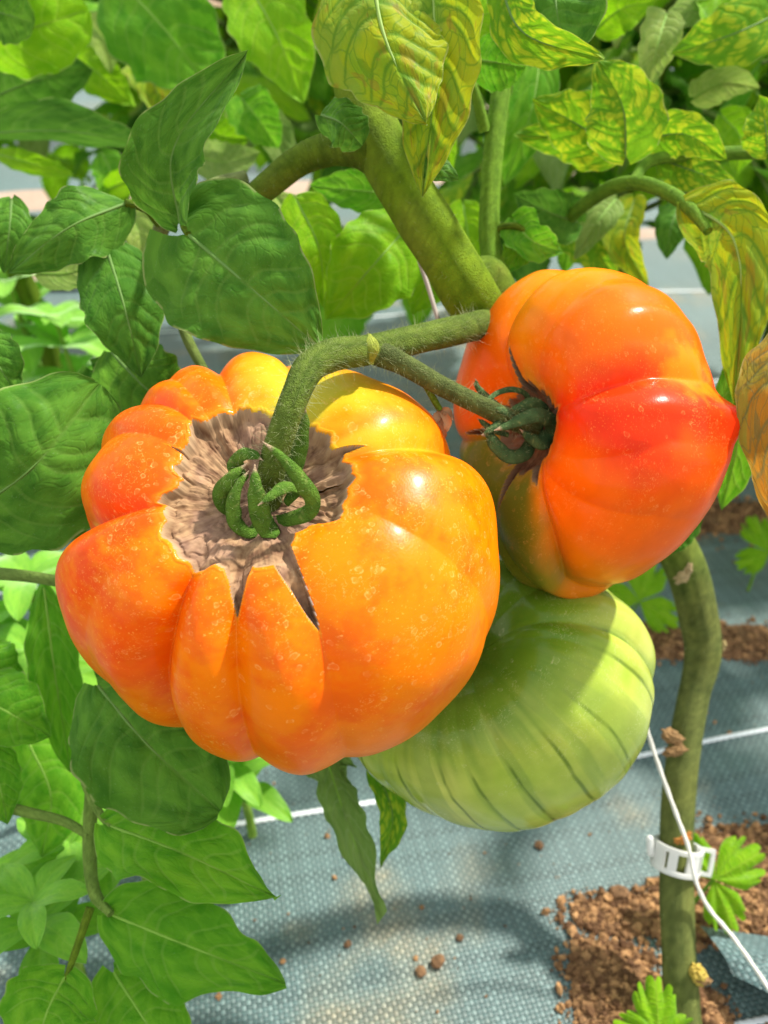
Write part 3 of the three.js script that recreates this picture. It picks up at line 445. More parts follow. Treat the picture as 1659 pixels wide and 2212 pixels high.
calyx(T2.root, [
  [0.0028, [q2(950, 900, 0.293), q2(1120, 860, 0.289), q2(1160, 700, 0.2835), q2(1040, 630, 0.280), q2(850, 680, 0.2775), q2(680, 760, 0.2765), q2(540, 815, 0.276)]],
  [0.0026, [q2(980, 830, 0.295), q2(1075, 600, 0.291), q2(980, 510, 0.2885), q2(820, 560, 0.2865), q2(660, 640, 0.285)]],
  [0.0027, [q2(960, 900, 0.292), q2(870, 1050, 0.286), q2(710, 1070, 0.281), q2(570, 970, 0.279), q2(480, 860, 0.2785), q2(405, 865, 0.278)]],
  [0.0011, [q2(930, 700, 0.295), q2(900, 430, 0.292), q2(760, 360, 0.288), q2(580, 400, 0.285), q2(430, 520, 0.282), q2(315, 615, 0.28)]],
  [0.0016, [q2(850, 740, 0.288), q2(740, 640, 0.281), q2(630, 590, 0.278), q2(520, 560, 0.277)]],
  [0.0014, [q2(760, 700, 0.286), q2(620, 720, 0.280), q2(500, 800, 0.277), q2(405, 865, 0.2765)]],
  [0.0013, [q2(700, 860, 0.286), q2(520, 790, 0.283), q2(430, 730, 0.281), q2(355, 685, 0.280)]],
  [0.0028, [q2(980, 860, 0.294), q2(1110, 850, 0.289), q2(1060, 930, 0.285), q2(930, 880, 0.283), q2(820, 800, 0.282)]],
  [0.0012, [q2(620, 560, 0.291), q2(420, 400, 0.29), q2(355, 320, 0.289), q2(340, 250, 0.2885)]],
], toCam, [[0.028, 0.062, 0.022], [0.085, 0.155, 0.05]]);

// ---------------------------------------------------------------- the fruiting plant
function stemPart(name, list, rads, o = {}, par = plant) {
  const P = pxs(list, PO), g = sweep(P, rads, { n: o.n || list.length * 12, m: o.m || 22, bump: o.bump || ((t, a, p) => 0.10 * (fbm(p.x * 70, p.y * 70, p.z * 70, 2) - 0.5)), col: stemCol(o.A || STA, o.B || STB, o.sd || 0, o.yellow || 0, o.old) });
  const m = mesh(name, g, stemMat, par);
  if (o.hair) { const c = new THREE.CatmullRomCurve3(P, false, 'centripetal'); for (let i = 0; i < o.hair; i++) { const t = rnd(), p = c.getPoint(t), T = c.getTangent(t), x = t * (P.length - 1), k = Math.min(P.length - 2, Math.floor(x)), r = mix(rads[k], rads[k + 1], x - k); const N = V(rr(-1, 1), rr(-1, 1), rr(-1, 1)); N.addScaledVector(T, -N.dot(T)).normalize(); hairSpots.push([p.clone().addScaledVector(N, r * 0.97), N, T, (o.hl || 0.002) * (0.16 + 1.9 * rnd() ** 5)]); } }
  return m;
}
const kink = (t, a, p) => 0.09 * (fbm(p.x * 60, p.y * 60, p.z * 60, 2) - 0.5) - 0.10 * Math.exp(-(((a - 5.4) / 0.3) ** 2));
stemPart('stem', [[690, -330, 0.35], [715, -140, 0.34], [742, 40, 0.333], [775, 200, 0.328], [832, 335, 0.322], [900, 450, 0.318], [960, 545, 0.318], [1010, 630, 0.322], [1060, 710, 0.335], [1150, 830, 0.375], [1290, 980, 0.405], [1410, 1110, 0.425], [1478, 1220, 0.432], [1508, 1330, 0.435], [1518, 1410, 0.436], [1497, 1510, 0.434], [1475, 1636, 0.43], [1462, 1786, 0.425], [1463, 1986, 0.418], [1475, 2186, 0.411], [1490, 2300, 0.408]],
  [0.0066, 0.007, 0.0076, 0.0088, 0.0098, 0.010, 0.0098, 0.0102, 0.0105, 0.0102, 0.010, 0.0098, 0.0100, 0.0094, 0.0086, 0.0076, 0.0078, 0.0079, 0.0080, 0.0081, 0.0092], { n: 320, m: 30, bump: kink, yellow: 0.15, hair: 3400, hl: 0.0018, A: [0.080, 0.15, 0.004], B: [0.20, 0.31, 0.012], old: 0.6 });
stemPart('fruit_stalk', [[578, 1085, 0.2470], [588, 1010, 0.237], [610, 930, 0.2330], [640, 850, 0.2340], [668, 795, 0.240], [715, 768, 0.248], [795, 756, 0.262], [890, 735, 0.279], [985, 714, 0.299], [1060, 700, 0.325], [1120, 705, 0.345]],
  [0.0040, 0.0037, 0.0036, 0.0038, 0.0043, 0.0046, 0.0045, 0.0047, 0.0050, 0.0056, 0.006], { hair: 4200, hl: 0.0026, sd: 3, A: [0.040, 0.074, 0.008], B: [0.145, 0.205, 0.03] });
stemPart('fruit_stalk', [[790, 757, 0.263], [830, 768, 0.2635], [880, 792, 0.266], [950, 832, 0.270], [1030, 872, 0.277], [1100, 905, 0.285], [1150, 922, 0.294]],
  [0.0036, 0.0038, 0.0032, 0.0031, 0.0030, 0.0033, 0.0038], { hair: 1500, hl: 0.0022, sd: 5, A: [0.045, 0.062, 0.016], B: [0.13, 0.17, 0.045] });
stemPart('stalk_knuckle', [[797, 728, 0.262], [802, 752, 0.2565], [800, 785, 0.259]], [0.0012, 0.0024, 0.0010], { A: [0.2, 0.24, 0.03], B: [0.32, 0.36, 0.06] });
stemPart('fruit_stalk', [[905, 800, 0.27], [930, 850, 0.272], [950, 885, 0.274]], [0.0014, 0.0011, 0.0010], { hair: 120 });
stemPart('fruit_stalk', [[1060, 700, 0.33], [1040, 900, 0.355], [1050, 1150, 0.35], [1030, 1340, 0.33], [1000, 1388, 0.311]], [0.004, 0.004, 0.004, 0.004, 0.005], { hair: 100 });
{ const pos = []; const dm = std({ color: lin(0.36, 0.19, 0.09), roughness: 0.9, side: THREE.DoubleSide }); const fl = new THREE.Group(); fl.name = 'dried_flower'; plant.add(fl); for (let i = 0; i < 5; i++) { const b = W(952, 885, 0.274).sub(PO), e = W(952 + [-22, -8, 12, 26, 4][i], 885 + [40, 55, 48, 22, 70][i], 0.274 + rr(-0.003, 0.003)).sub(PO), c = b.clone().lerp(e, 0.5).add(V(rr(-1, 1), rr(-1, 1), rr(-1, 1)).multiplyScalar(0.0015)); mesh('petal', blade(b, c, e, 0.0016, { nu: 6, nv: 12, shape: 'lance', ripple: 0.5, curl: 0.8, face: V(0, CAM_H, 0).sub(PO) })[0], dm, fl); } }
stemPart('side_shoot', [[835, 350, 0.322], [775, 322, 0.322], [705, 324, 0.328], [640, 352, 0.334], [580, 400, 0.338], [520, 450, 0.345], [470, 490, 0.35]], [0.0075, 0.0068, 0.006, 0.0055, 0.0052, 0.0046, 0.0038], { hair: 900, hl: 0.0014, yellow: 0.15, sd: 9 });
stemPart('side_shoot', [[1012, 640, 0.335], [1050, 600, 0.345], [1075, 640, 0.345], [1085, 680, 0.345]], [0.007, 0.0085, 0.0085, 0.008], { sd: 2, yellow: 0.5 });
stemPart('side_shoot', [[1075, 610, 0.36], [1058, 520, 0.364], [1060, 400, 0.366], [1070, 290, 0.368], [1085, 170, 0.372], [1100, 40, 0.378], [1120, -120, 0.39]], [0.005, 0.0044, 0.0043, 0.0042, 0.004, 0.0036, 0.003], { hair: 500, hl: 0.0014, A: [0.08, 0.18, 0.01], B: [0.20, 0.36, 0.03] });
stemPart('leaf_stalk', [[1047, 285, 0.367], [1030, 215, 0.362], [1000, 140, 0.358], [972, 80, 0.355], [950, 20, 0.35]], [0.0026, 0.0022, 0.0019, 0.0016, 0.0013], { hair: 160, hl: 0.001, A: [0.08, 0.18, 0.01], B: [0.20, 0.36, 0.03] });
stemPart('leaf_stalk', [[1060, 540, 0.366], [1080, 495, 0.362], [1110, 488, 0.358], [1140, 500, 0.356]], [0.0018, 0.0016, 0.0014, 0.001]);
stemPart('leaf_stalk', [[1200, 500, 0.44], [1265, 440, 0.40], [1330, 402, 0.375], [1385, 396, 0.36], [1440, 415, 0.35], [1490, 450, 0.335], [1530, 500, 0.328]], [0.003, 0.0032, 0.0031, 0.003, 0.0029, 0.0026, 0.0018], { hair: 300, hl: 0.001, A: [0.07, 0.16, 0.01], B: [0.18, 0.32, 0.03] });
stemPart('leaf_stalk', [[1720, 325, 0.39], [1600, 330, 0.385], [1480, 335, 0.38], [1400, 350, 0.378], [1370, 390, 0.37]], [0.0032, 0.003, 0.0028, 0.0026, 0.0022], { A: [0.07, 0.16, 0.01], B: [0.18, 0.32, 0.03] });
stemPart('leaf_stalk', [[530, 385, 0.345], [470, 402, 0.34], [405, 440, 0.33], [358, 475, 0.33], [340, 530, 0.335], [338, 590, 0.34]], [0.003, 0.0034, 0.0034, 0.0032, 0.003, 0.0026], { A: [0.13, 0.16, 0.05], B: [0.26, 0.32, 0.11], sd: 4, hair: 300, hl: 0.001 });
stemPart('leaf_stalk', [[345, 480, 0.328], [315, 450, 0.322], [270, 438, 0.318]], [0.0022, 0.0018, 0.0014]);
stemPart('leaf_stalk', [[350, 470, 0.326], [388, 455, 0.312], [400, 490, 0.298], [408, 508, 0.29]], [0.0022, 0.0018, 0.0016, 0.0012]);
stemPart('leaf_stalk', [[205, 1600, 0.34], [198, 1720, 0.33], [193, 1830, 0.325], [205, 1930, 0.32], [240, 1975, 0.315]], [0.0026, 0.0026, 0.0025, 0.0022, 0.0014], { A: [0.09, 0.17, 0.025], B: [0.21, 0.31, 0.06], hair: 200, hl: 0.001 });
stemPart('leaf_stalk', [[-60, 1725, 0.34], [60, 1755, 0.332], [140, 1775, 0.328], [192, 1805, 0.325]], [0.002, 0.002, 0.0018, 0.0016], { A: [0.09, 0.17, 0.025], B: [0.21, 0.31, 0.06] });
stemPart('leaf_stalk', [[185, 1690, 0.332], [205, 1740, 0.322], [240, 1790, 0.313]], [0.0018, 0.0016, 0.0012], { A: [0.09, 0.17, 0.025], B: [0.21, 0.31, 0.06] });
stemPart('leaf_stalk', [[195, 1960, 0.32], [165, 2050, 0.315], [140, 2120, 0.31]], [0.0016, 0.0014, 0.001]);
stemPart('leaf_stalk', [[-60, 1235, 0.33], [60, 1245, 0.325], [160, 1262, 0.32]], [0.0024, 0.0022, 0.002], { A: [0.10, 0.17, 0.03], B: [0.2, 0.3, 0.07] });
stemPart('leaf_stalk', [[375, 620, 0.33], [400, 720, 0.325], [440, 800, 0.322], [470, 860, 0.32]], [0.002, 0.002, 0.0018, 0.0014], { A: [0.10, 0.15, 0.03], B: [0.2, 0.28, 0.07] });
// pruning scars and buds on the lower stem
{ const bark = std({ color: lin(0.26, 0.15, 0.06), roughness: 0.95 }), yel = std({ color: lin(0.5, 0.36, 0.06), roughness: 0.8 });
  const lump = (x, y, d, r, s, mat, name) => { const cl = [], g = new THREE.IcosahedronGeometry(r, 8), p = g.attributes.position; for (let i = 0; i < p.count; i++) { const v = V().fromBufferAttribute(p, i), n = v.clone().normalize(), f = 0.35 + 1.2 * fbm(n.x * 2.6 + s, n.y * 2.6, n.z * 2.6, 5), k = 0.5 + 0.9 * fbm(n.x * 5 + s, n.y * 5, n.z * 5, 3); cl.push(k, k, k); p.setXYZ(i, v.x * f, v.y * f, v.z * f); } g.setAttribute('color', new THREE.Float32BufferAttribute(cl, 3)); mat.vertexColors = true; g.computeVertexNormals(); const m = mesh(name, g, mat, plant); m.position.copy(W(x, y, d + 0.0025).sub(PO)); m.scale.set(0.8, 1.6, 0.8); m.rotation.z = s; return m; };
  lump(1452, 1592, 0.421, 0.0042, 1, bark, 'pruning_scar'); lump(1458, 1622, 0.420, 0.0034, 5, bark, 'pruning_scar'); lump(1478, 1238, 0.4225, 0.0040, 9, std({ color: lin(0.40, 0.30, 0.16), roughness: 0.9 }), 'pruning_scar'); lump(1508, 2105, 0.404, 0.0042, 13, yel, 'bud'); lump(1520, 2118, 0.403, 0.0024, 17, bark, 'bud'); lump(1470, 1812, 0.416, 0.0034, 21, std({ color: lin(0.42, 0.17, 0.03), roughness: 0.9 }), 'pruning_scar'); lump(1560, 1395, 0.434, 0.0022, 25, std({ color: lin(0.42, 0.32, 0.14), roughness: 0.9 }), 'bud'); }
// fine hairs
function hairs(spots, parent) {
  const g = (() => { const pos = [], idx = [], n = 4; for (let i = 0; i <= n; i++) { const t = i / n, r = 0.016 * (1 - 0.8 * t), b = 0.35 * t * t; for (let j = 0; j < 3; j++) { const a = j * 2.094; pos.push(r * Math.cos(a) + b, t, r * Math.sin(a)); } } for (let i = 0; i < n; i++) for (let j = 0; j < 3; j++) { const a = i * 3 + j, b = i * 3 + (j + 1) % 3; idx.push(a, a + 3, b, b, a + 3, b + 3); } return geoFrom(pos, idx); })();
  const im = new THREE.InstancedMesh(g, std({ color: lin(0.42, 0.47, 0.22), roughness: 0.6 }), spots.length), o = new THREE.Object3D(), up = V(0, 1, 0);
  spots.forEach(([p, N, T, l], i) => { o.position.copy(p); const d = N.clone().addScaledVector(T, rr(-0.5, 0.5)).add(V(rr(-0.3, 0.3), rr(-0.3, 0.3), rr(-0.3, 0.3))).normalize(); o.quaternion.setFromUnitVectors(up, d); o.rotateY(rr(0, 6.28)); const th = clamp(0.0022 / l, 0.5, 2.2); o.scale.set(l * th, l, l * th); o.updateMatrix(); im.setMatrixAt(i, o.matrix); });
  im.name = 'hairs'; im.userData = { kind: 'stuff' }; im.castShadow = im.receiveShadow = true; parent.add(im); return im;
}
hairs(hairSpots, plant);
// leaves of the fruiting plant
function leafPart(par, O, kind, tint, b, c, e, hwpx, o = {}, lab) {
  const [B, C, E] = [b, c, e].map((q) => W(...q).sub(O)), hw = hwpx / FPX * (b[2] + e[2]) / 2;
  const [g, rib, L] = blade(B, C, E, hw, { face: V(0, CAM_H, 0).sub(O), ...o });
  const m = mesh('leaf', g, leafMat(kind, tint), par); if (lab) m.userData.label = lab;
  if (o.rib !== 0) { const q = rib.filter((_, i) => i % 4 === 0), n = q.length; mesh('midrib', sweep(q, q.map((_, i) => mix(0.0007, 0.00012, i / (n - 1)) * (o.rs || 1)), { n: 24, m: 6 }), ribMats[kind], m); }
  return m;
}
const LF = (...a) => leafPart(plant, PO, ...a);
LF('dark', 2, [405, 505, 0.29], [540, 620, 0.279], [697, 757, 0.284], 172, { shape: 'heart', curl: -0.35, fold: 0.1, ripple: 0.05, teeth: 0.035, nu: 32, nv: 48 });
LF('dark', 2, [388, 482, 0.297], [372, 330, 0.288], [534, 112, 0.285], 98, { shape: 'ovate', fold: 0.55, roll: -0.35, twist: 0.7, ripple: 0.2, nu: 28, nv: 44 });
LF('dark', 2, [268, 440, 0.318], [150, 490, 0.305], [18, 590, 0.31], 86, { fold: -0.3, roll: 0.35, ripple: 0.16, nu: 28, nv: 40 });
LF('dark', 3, [225, 520, 0.318], [268, 660, 0.306], [305, 815, 0.312], 98, { fold: -0.15, curl: -0.4, ripple: 0.1, nu: 28, nv: 40 });
LF('dark', 0, [25, 430, 0.34], [20, 500, 0.336], [8, 590, 0.34], 45, {});
LF('dark', 0, [-90, 1120, 0.29], [70, 1010, 0.281], [215, 830, 0.292], 175, { shape: 'round', curl: -0.3, ripple: 0.08, nu: 32, nv: 48, teeth: 0.06 });
LF('dark', 0, [-60, 720, 0.31], [-10, 780, 0.305], [40, 860, 0.31], 60, {});
LF('dark', 0, [210, 1480, 0.315], [320, 1610, 0.297], [475, 1752, 0.302], 150, { shape: 'round', curl: -0.5, fold: 0.15, ripple: 0.18, teeth: 0.05, nu: 32, nv: 44 });
LF('mid', 0, [228, 1780, 0.314], [400, 1845, 0.297], [600, 1940, 0.300], 100, { shape: 'ovate', curl: -0.5, fold: 0.28, roll: -0.35, ripple: 0.22, nu: 32, nv: 48, lobes: 0.14, ln: 2.3 });
LF('mid', 3, [238, 1975, 0.318], [410, 2045, 0.310], [617, 2125, 0.313], 112, { shape: 'ovate', curl: -0.6, fold: 0.3, roll: 0.2, ripple: 0.24, nu: 32, nv: 48, lobes: 0.16, ln: 2.6 });
LF('mid', 0, [140, 2110, 0.31], [100, 2190, 0.30], [70, 2330, 0.30], 100, { curl: -0.4, fold: 0.2, nu: 28, nv: 40 });
LF('mid', 0, [245, 2100, 0.325], [310, 2200, 0.315], [400, 2340, 0.315], 110, { curl: -0.3, nu: 28, nv: 40 });
LF('mid', 3, [-70, 1490, 0.34], [20, 1540, 0.33], [110, 1590, 0.335], 85, { curl: -0.3 });
LF('mid', 3, [-50, 1400, 0.35], [-10, 1440, 0.345], [55, 1480, 0.35], 60, { curl: -0.3 });
LF('mid', 3, [95, 1270, 0.36], [118, 1450, 0.35], [152, 1668, 0.355], 60, { shape: 'lance', fold: 0.3, curl: -0.3 });
LF('mid', 0, [60, 1600, 0.37], [110, 1720, 0.36], [90, 1850, 0.36], 90, { curl: -0.4 });
LF('mid', 3, [-30, 1600, 0.33], [0, 1700, 0.325], [15, 1780, 0.33], 50, { curl: -0.3 });
LF('pale', 3, [700, 1620, 0.37], [748, 1770, 0.36], [826, 1982, 0.365], 46, { fold: 0.5, curl: -1.3, ripple: 0.4, rf: 17, teeth: 0.2, twist: 1.4, crinkle: 0.3 }, 'drooping dull grey-green leaf');
LF('pale', 3, [720, 1600, 0.375], [702, 1660, 0.37], [770, 1760, 0.372], 62, { roll: 0.5, curl: -0.9, crinkle: 0.3, ripple: 0.3 });
LF('mottle', 3, [800, 1640, 0.37], [848, 1760, 0.362], [822, 1875, 0.362], 36, { fold: 0.7, roll: -0.4, curl: -1.2, crinkle: 0.3 });
LF('dark', 1, [240, 760, 0.34], [330, 850, 0.33], [420, 900, 0.335], 90, {});
LF('dark', 0, [200, 800, 0.345], [270, 900, 0.34], [300, 1000, 0.345], 90, {});
// upper leaves
LF('sick', 0, [800, -110, 0.285], [832, 80, 0.272], [922, 268, 0.268], 158, { shape: 'ovate', fold: -0.35, curl: -0.3, roll: -0.15, ripple: 0.08, quilt: 0.06, nu: 32, nv: 48, rs: 1.3 }, 'yellowing leaf hanging over the stem');
LF('sick', 2, [930, -90, 0.288], [940, 150, 0.284], [912, 425, 0.290], 112, { shape: 'ovate', fold: 0.3, curl: 0.3, ripple: 0.05, quilt: 0.1, nu: 32, nv: 48 });
LF('dark', 2, [905, 290, 0.291], [935, 350, 0.288], [990, 388, 0.288], 42, { roll: -0.4, curl: -0.5 });
LF('dark', 2, [694, 248, 0.305], [740, 268, 0.297], [782, 315, 0.299], 55, { shape: 'round', curl: -0.5, teeth: 0.1 });
LF('dark', 2, [1215, -130, 0.312], [1200, 0, 0.303], [1225, 120, 0.303], 115, { shape: 'round', fold: -0.2, curl: 0.5, ripple: 0.12, nu: 32, nv: 48 });
LF('mottle', 1, [1075, -60, 0.308], [1130, 70, 0.299], [1305, 128, 0.294], 62, { shape: 'lance', roll: 0.2, curl: 0.5, ripple: 0.18, nu: 28, nv: 44 });
LF('mid', 3, [1022, 128, 0.352], [1075, 135, 0.347], [1135, 145, 0.349], 62, { shape: 'round', curl: -0.3, teeth: 0.03 });
LF('bright', 0, [975, 70, 0.36], [1020, 40, 0.362], [1085, 20, 0.365], 70, {});
LF('mottle', 2, [1352, 338, 0.362], [1345, 230, 0.352], [1290, 128, 0.352], 84, { shape: 'ovate', fold: 0.25, curl: -0.4, ripple: 0.18, nu: 28, nv: 40 });
LF('mottle', 1, [1340, 330, 0.385], [1250, 270, 0.38], [1150, 215, 0.385], 75, { curl: -0.5, fold: 0.2 });
LF('mottle', 0, [1330, 320, 0.4], [1240, 300, 0.395], [1110, 290, 0.4], 55, { curl: -0.5 });
LF('mottle', 0, [1720, 10, 0.41], [1580, 75, 0.40], [1450, 115, 0.405], 68, { fold: 0.15, curl: -0.3 });
LF('mottle', 1, [1395, 300, 0.38], [1480, 290, 0.372], [1570, 345, 0.375], 50, { fold: 0.35, curl: -0.4 });
LF('mottle', 0, [1430, 345, 0.385], [1500, 370, 0.38], [1590, 400, 0.385], 45, {});
LF('mottle', 1, [1659, 330, 0.37], [1655, 280, 0.365], [1640, 210, 0.37], 50, {});
LF('mid', 0, [1110, 475, 0.362], [1150, 520, 0.353], [1215, 545, 0.356], 52, { fold: 0.4, lobes: 0.2, ln: 2 });
LF('mid', 0, [1140, 490, 0.362], [1120, 540, 0.36], [1090, 590, 0.362], 40, { fold: 0.3 });
LF('sick', 0, [1483, 440, 0.335], [1585, 520, 0.322], [1590, 885, 0.328], 92, { shape: 'ovate', fold: -0.25, curl: -0.4, roll: 0.15, ripple: 0.14, quilt: 0.1, nu: 32, nv: 48, rs: 1.4 }, 'yellow mottled leaf drooping behind the pointed tip');
LF('rust', 0, [1760, 680, 0.272], [1683, 880, 0.264], [1690, 1165, 0.270], 95, { shape: 'ovate', fold: 0.3, curl: -0.5, roll: 0.25, ripple: 0.1, quilt: 0.1, nu: 32, nv: 48 }, 'orange and grey withering leaf');
LF('mid', 0, [1600, 780, 0.34], [1595, 950, 0.34], [1560, 1100, 0.35], 60, { fold: 0.3 });
LF('dark', 0, [1490, 1080, 0.40], [1470, 1150, 0.40], [1440, 1200, 0.40], 35, {});
LF('sick', 1, [1370, 430, 0.46], [1350, 520, 0.452], [1400, 620, 0.455], 48, { fold: 0.5, roll: 0.3 });
LF('dark', 0, [1470, 440, 0.47], [1450, 490, 0.465], [1440, 560, 0.47], 38, {});
LF('bright', 0, [885, 485, 0.375], [800, 580, 0.362], [705, 690, 0.37], 100, { curl: -0.5, fold: 0.2 });
LF('bright', 1, [640, 430, 0.385], [690, 540, 0.375], [700, 665, 0.38], 65, { fold: 0.4, curl: -0.4 });
LF('mid', 0, [860, 420, 0.40], [760, 410, 0.395], [670, 400, 0.4], 45, {});
LF('bright', 0, [960, 470, 0.40], [930, 590, 0.395], [890, 680, 0.4], 60, {});
LF('dark', 0, [1250, 480, 0.42], [1190, 460, 0.41], [1110, 420, 0.415], 55, { fold: 0.3 });
LF('mid', 0, [1170, 60, 0.43], [1150, 230, 0.42], [1090, 400, 0.43], 55, { shape: 'lance' });
LF('bright', 1, [955, 130, 0.43], [960, 250, 0.425], [975, 380, 0.43], 35, { shape: 'lance', fold: 0.5 });
LF('pale', 1, [1440, 30, 0.42], [1420, 100, 0.412], [1400, 190, 0.418], 50, { fold: 0.5 });
LF('pale', 0, [1560, 40, 0.45], [1500, 20, 0.445], [1430, 50, 0.45], 40, {});
LF('mottle', 0, [1230, 470, 0.47], [1280, 530, 0.46], [1330, 600, 0.465], 55, { fold: 0.4, curl: -0.6 });
LF('mid', 1, [1180, 440, 0.50], [1230, 500, 0.49], [1220, 590, 0.495], 50, { fold: 0.5, curl: -0.5, roll: 0.4 });
LF('pale', 0, [1330, 430, 0.44], [1290, 480, 0.43], [1240, 560, 0.44], 36, { fold: 0.6, curl: -0.4 });
LF('bright', 1, [1000, 440, 0.45], [1010, 520, 0.445], [990, 600, 0.45], 45, { fold: 0.3 });
LF('pale', 1, [1500, 210, 0.47], [1560, 180, 0.46], [1640, 190, 0.465], 45, { fold: 0.4, curl: -0.6, roll: 0.5 });
LF('bright', 0, [1560, 250, 0.48], [1600, 300, 0.47], [1590, 380, 0.475], 45, { fold: 0.4, curl: -0.6 });
LF('bright', 1, [1290, 60, 0.46], [1340, 20, 0.45], [1420, 0, 0.455], 50, { fold: 0.3, curl: -0.5 });
LF('pale', 0, [960, 470, 0.42], [945, 540, 0.415], [915, 620, 0.42], 28, { fold: 0.6, curl: -0.5 });
LF('pale', 1, [590, 420, 0.395], [660, 500, 0.386], [735, 590, 0.392], 40, { fold: 0.7, curl: -0.7, roll: -0.3 });
// left background leaves that belong to this plant's neighbour
const plant2 = thing('tomato_plant', 'neighbouring tomato plant with broad backlit leaves beside the side shoot', 'tomato plant', V(-0.26, 0, -0.62));
const LG = (...a) => leafPart(plant2, plant2.position, ...a);
mesh('stem', sweep([V(0, 0, 0), V(0.01, 0.18, 0), V(-0.02, 0.36, 0.02), V(0.0, 0.6, 0.03), V(0.01, 0.8, 0.02)], [0.009, 0.008, 0.007, 0.005, 0.003], { n: 60, col: stemCol(STA, STB, 2) }), stemMat, plant2);
LG('dark', 0, [-60, 290, 0.50], [150, 285, 0.47], [345, 320, 0.46], 62, { roll: 0.5, fold: -0.5, curl: -0.4, nu: 24 }, 'long grey-green leaf arching over the cloth');
LG('dark', 2, [-40, 220, 0.52], [90, 170, 0.5], [200, 150, 0.5], 80, { curl: -0.3 });
LG('bright', 0, [-60, 90, 0.46], [70, 60, 0.44], [190, 20, 0.45], 95, { shape: 'round', fold: 0.2, curl: -0.4 });
LG('dark', 1, [-40, 20, 0.42], [10, 30, 0.42], [75, 50, 0.42], 60, { shape: 'round' });
LG('mid', 3, [240, -60, 0.50], [370, 80, 0.48], [470, 220, 0.48], 120, { curl: -0.4, fold: 0.15, nu: 26 });
LG('bright', 0, [520, -60, 0.46], [600, 80, 0.445], [655, 225, 0.45], 85, { fold: 0.3, curl: -0.4 });
LG('sick', 0, [300, 130, 0.56], [335, 190, 0.55], [370, 280, 0.55], 50, { fold: 0.5 });
LG('pale', 0, [430, 340, 0.50], [490, 350, 0.495], [560, 330, 0.5], 45, { fold: 0.3 });
LG('mid', 0, [520, 210, 0.5], [560, 260, 0.49], [600, 320, 0.5], 55, { fold: 0.3 });
LG('bright', 1, [-20, 330, 0.52], [60, 350, 0.5], [160, 380, 0.5], 26, { shape: 'lance' });
LG('mid', 0, [220, 330, 0.56], [240, 380, 0.55], [230, 450, 0.55], 40, {});
LG('pale', 1, [270, 450, 0.42], [300, 500, 0.41], [310, 580, 0.41], 45, { fold: 0.4 });
LG('pale', 0, [80, 590, 0.39], [150, 590, 0.385], [215, 560, 0.385], 40, { roll: 0.4 });

LG('bright', 1, [150, 120, 0.6], [215, 160, 0.58], [290, 230, 0.58], 50, { fold: 0.4, curl: -0.8 });
LG('pale', 1, [180, 40, 0.58], [225, 90, 0.57], [240, 160, 0.57], 35, { fold: 0.6, curl: -0.6 });
LG('mottle', 1, [20, 140, 0.56], [90, 160, 0.55], [130, 240, 0.55], 50, { fold: 0.4, curl: -0.6 });
LG('bright', 0, [420, 230, 0.54], [470, 290, 0.53], [540, 300, 0.53], 50, { fold: 0.4, curl: -0.6 });
LG('pale', 0, [560, 240, 0.52], [600, 300, 0.51], [620, 380, 0.51], 40, { fold: 0.5, curl: -0.7 });
LG('bright', 1, [230, 410, 0.55], [290, 380, 0.54], [330, 340, 0.54], 30, { fold: 0.3 });
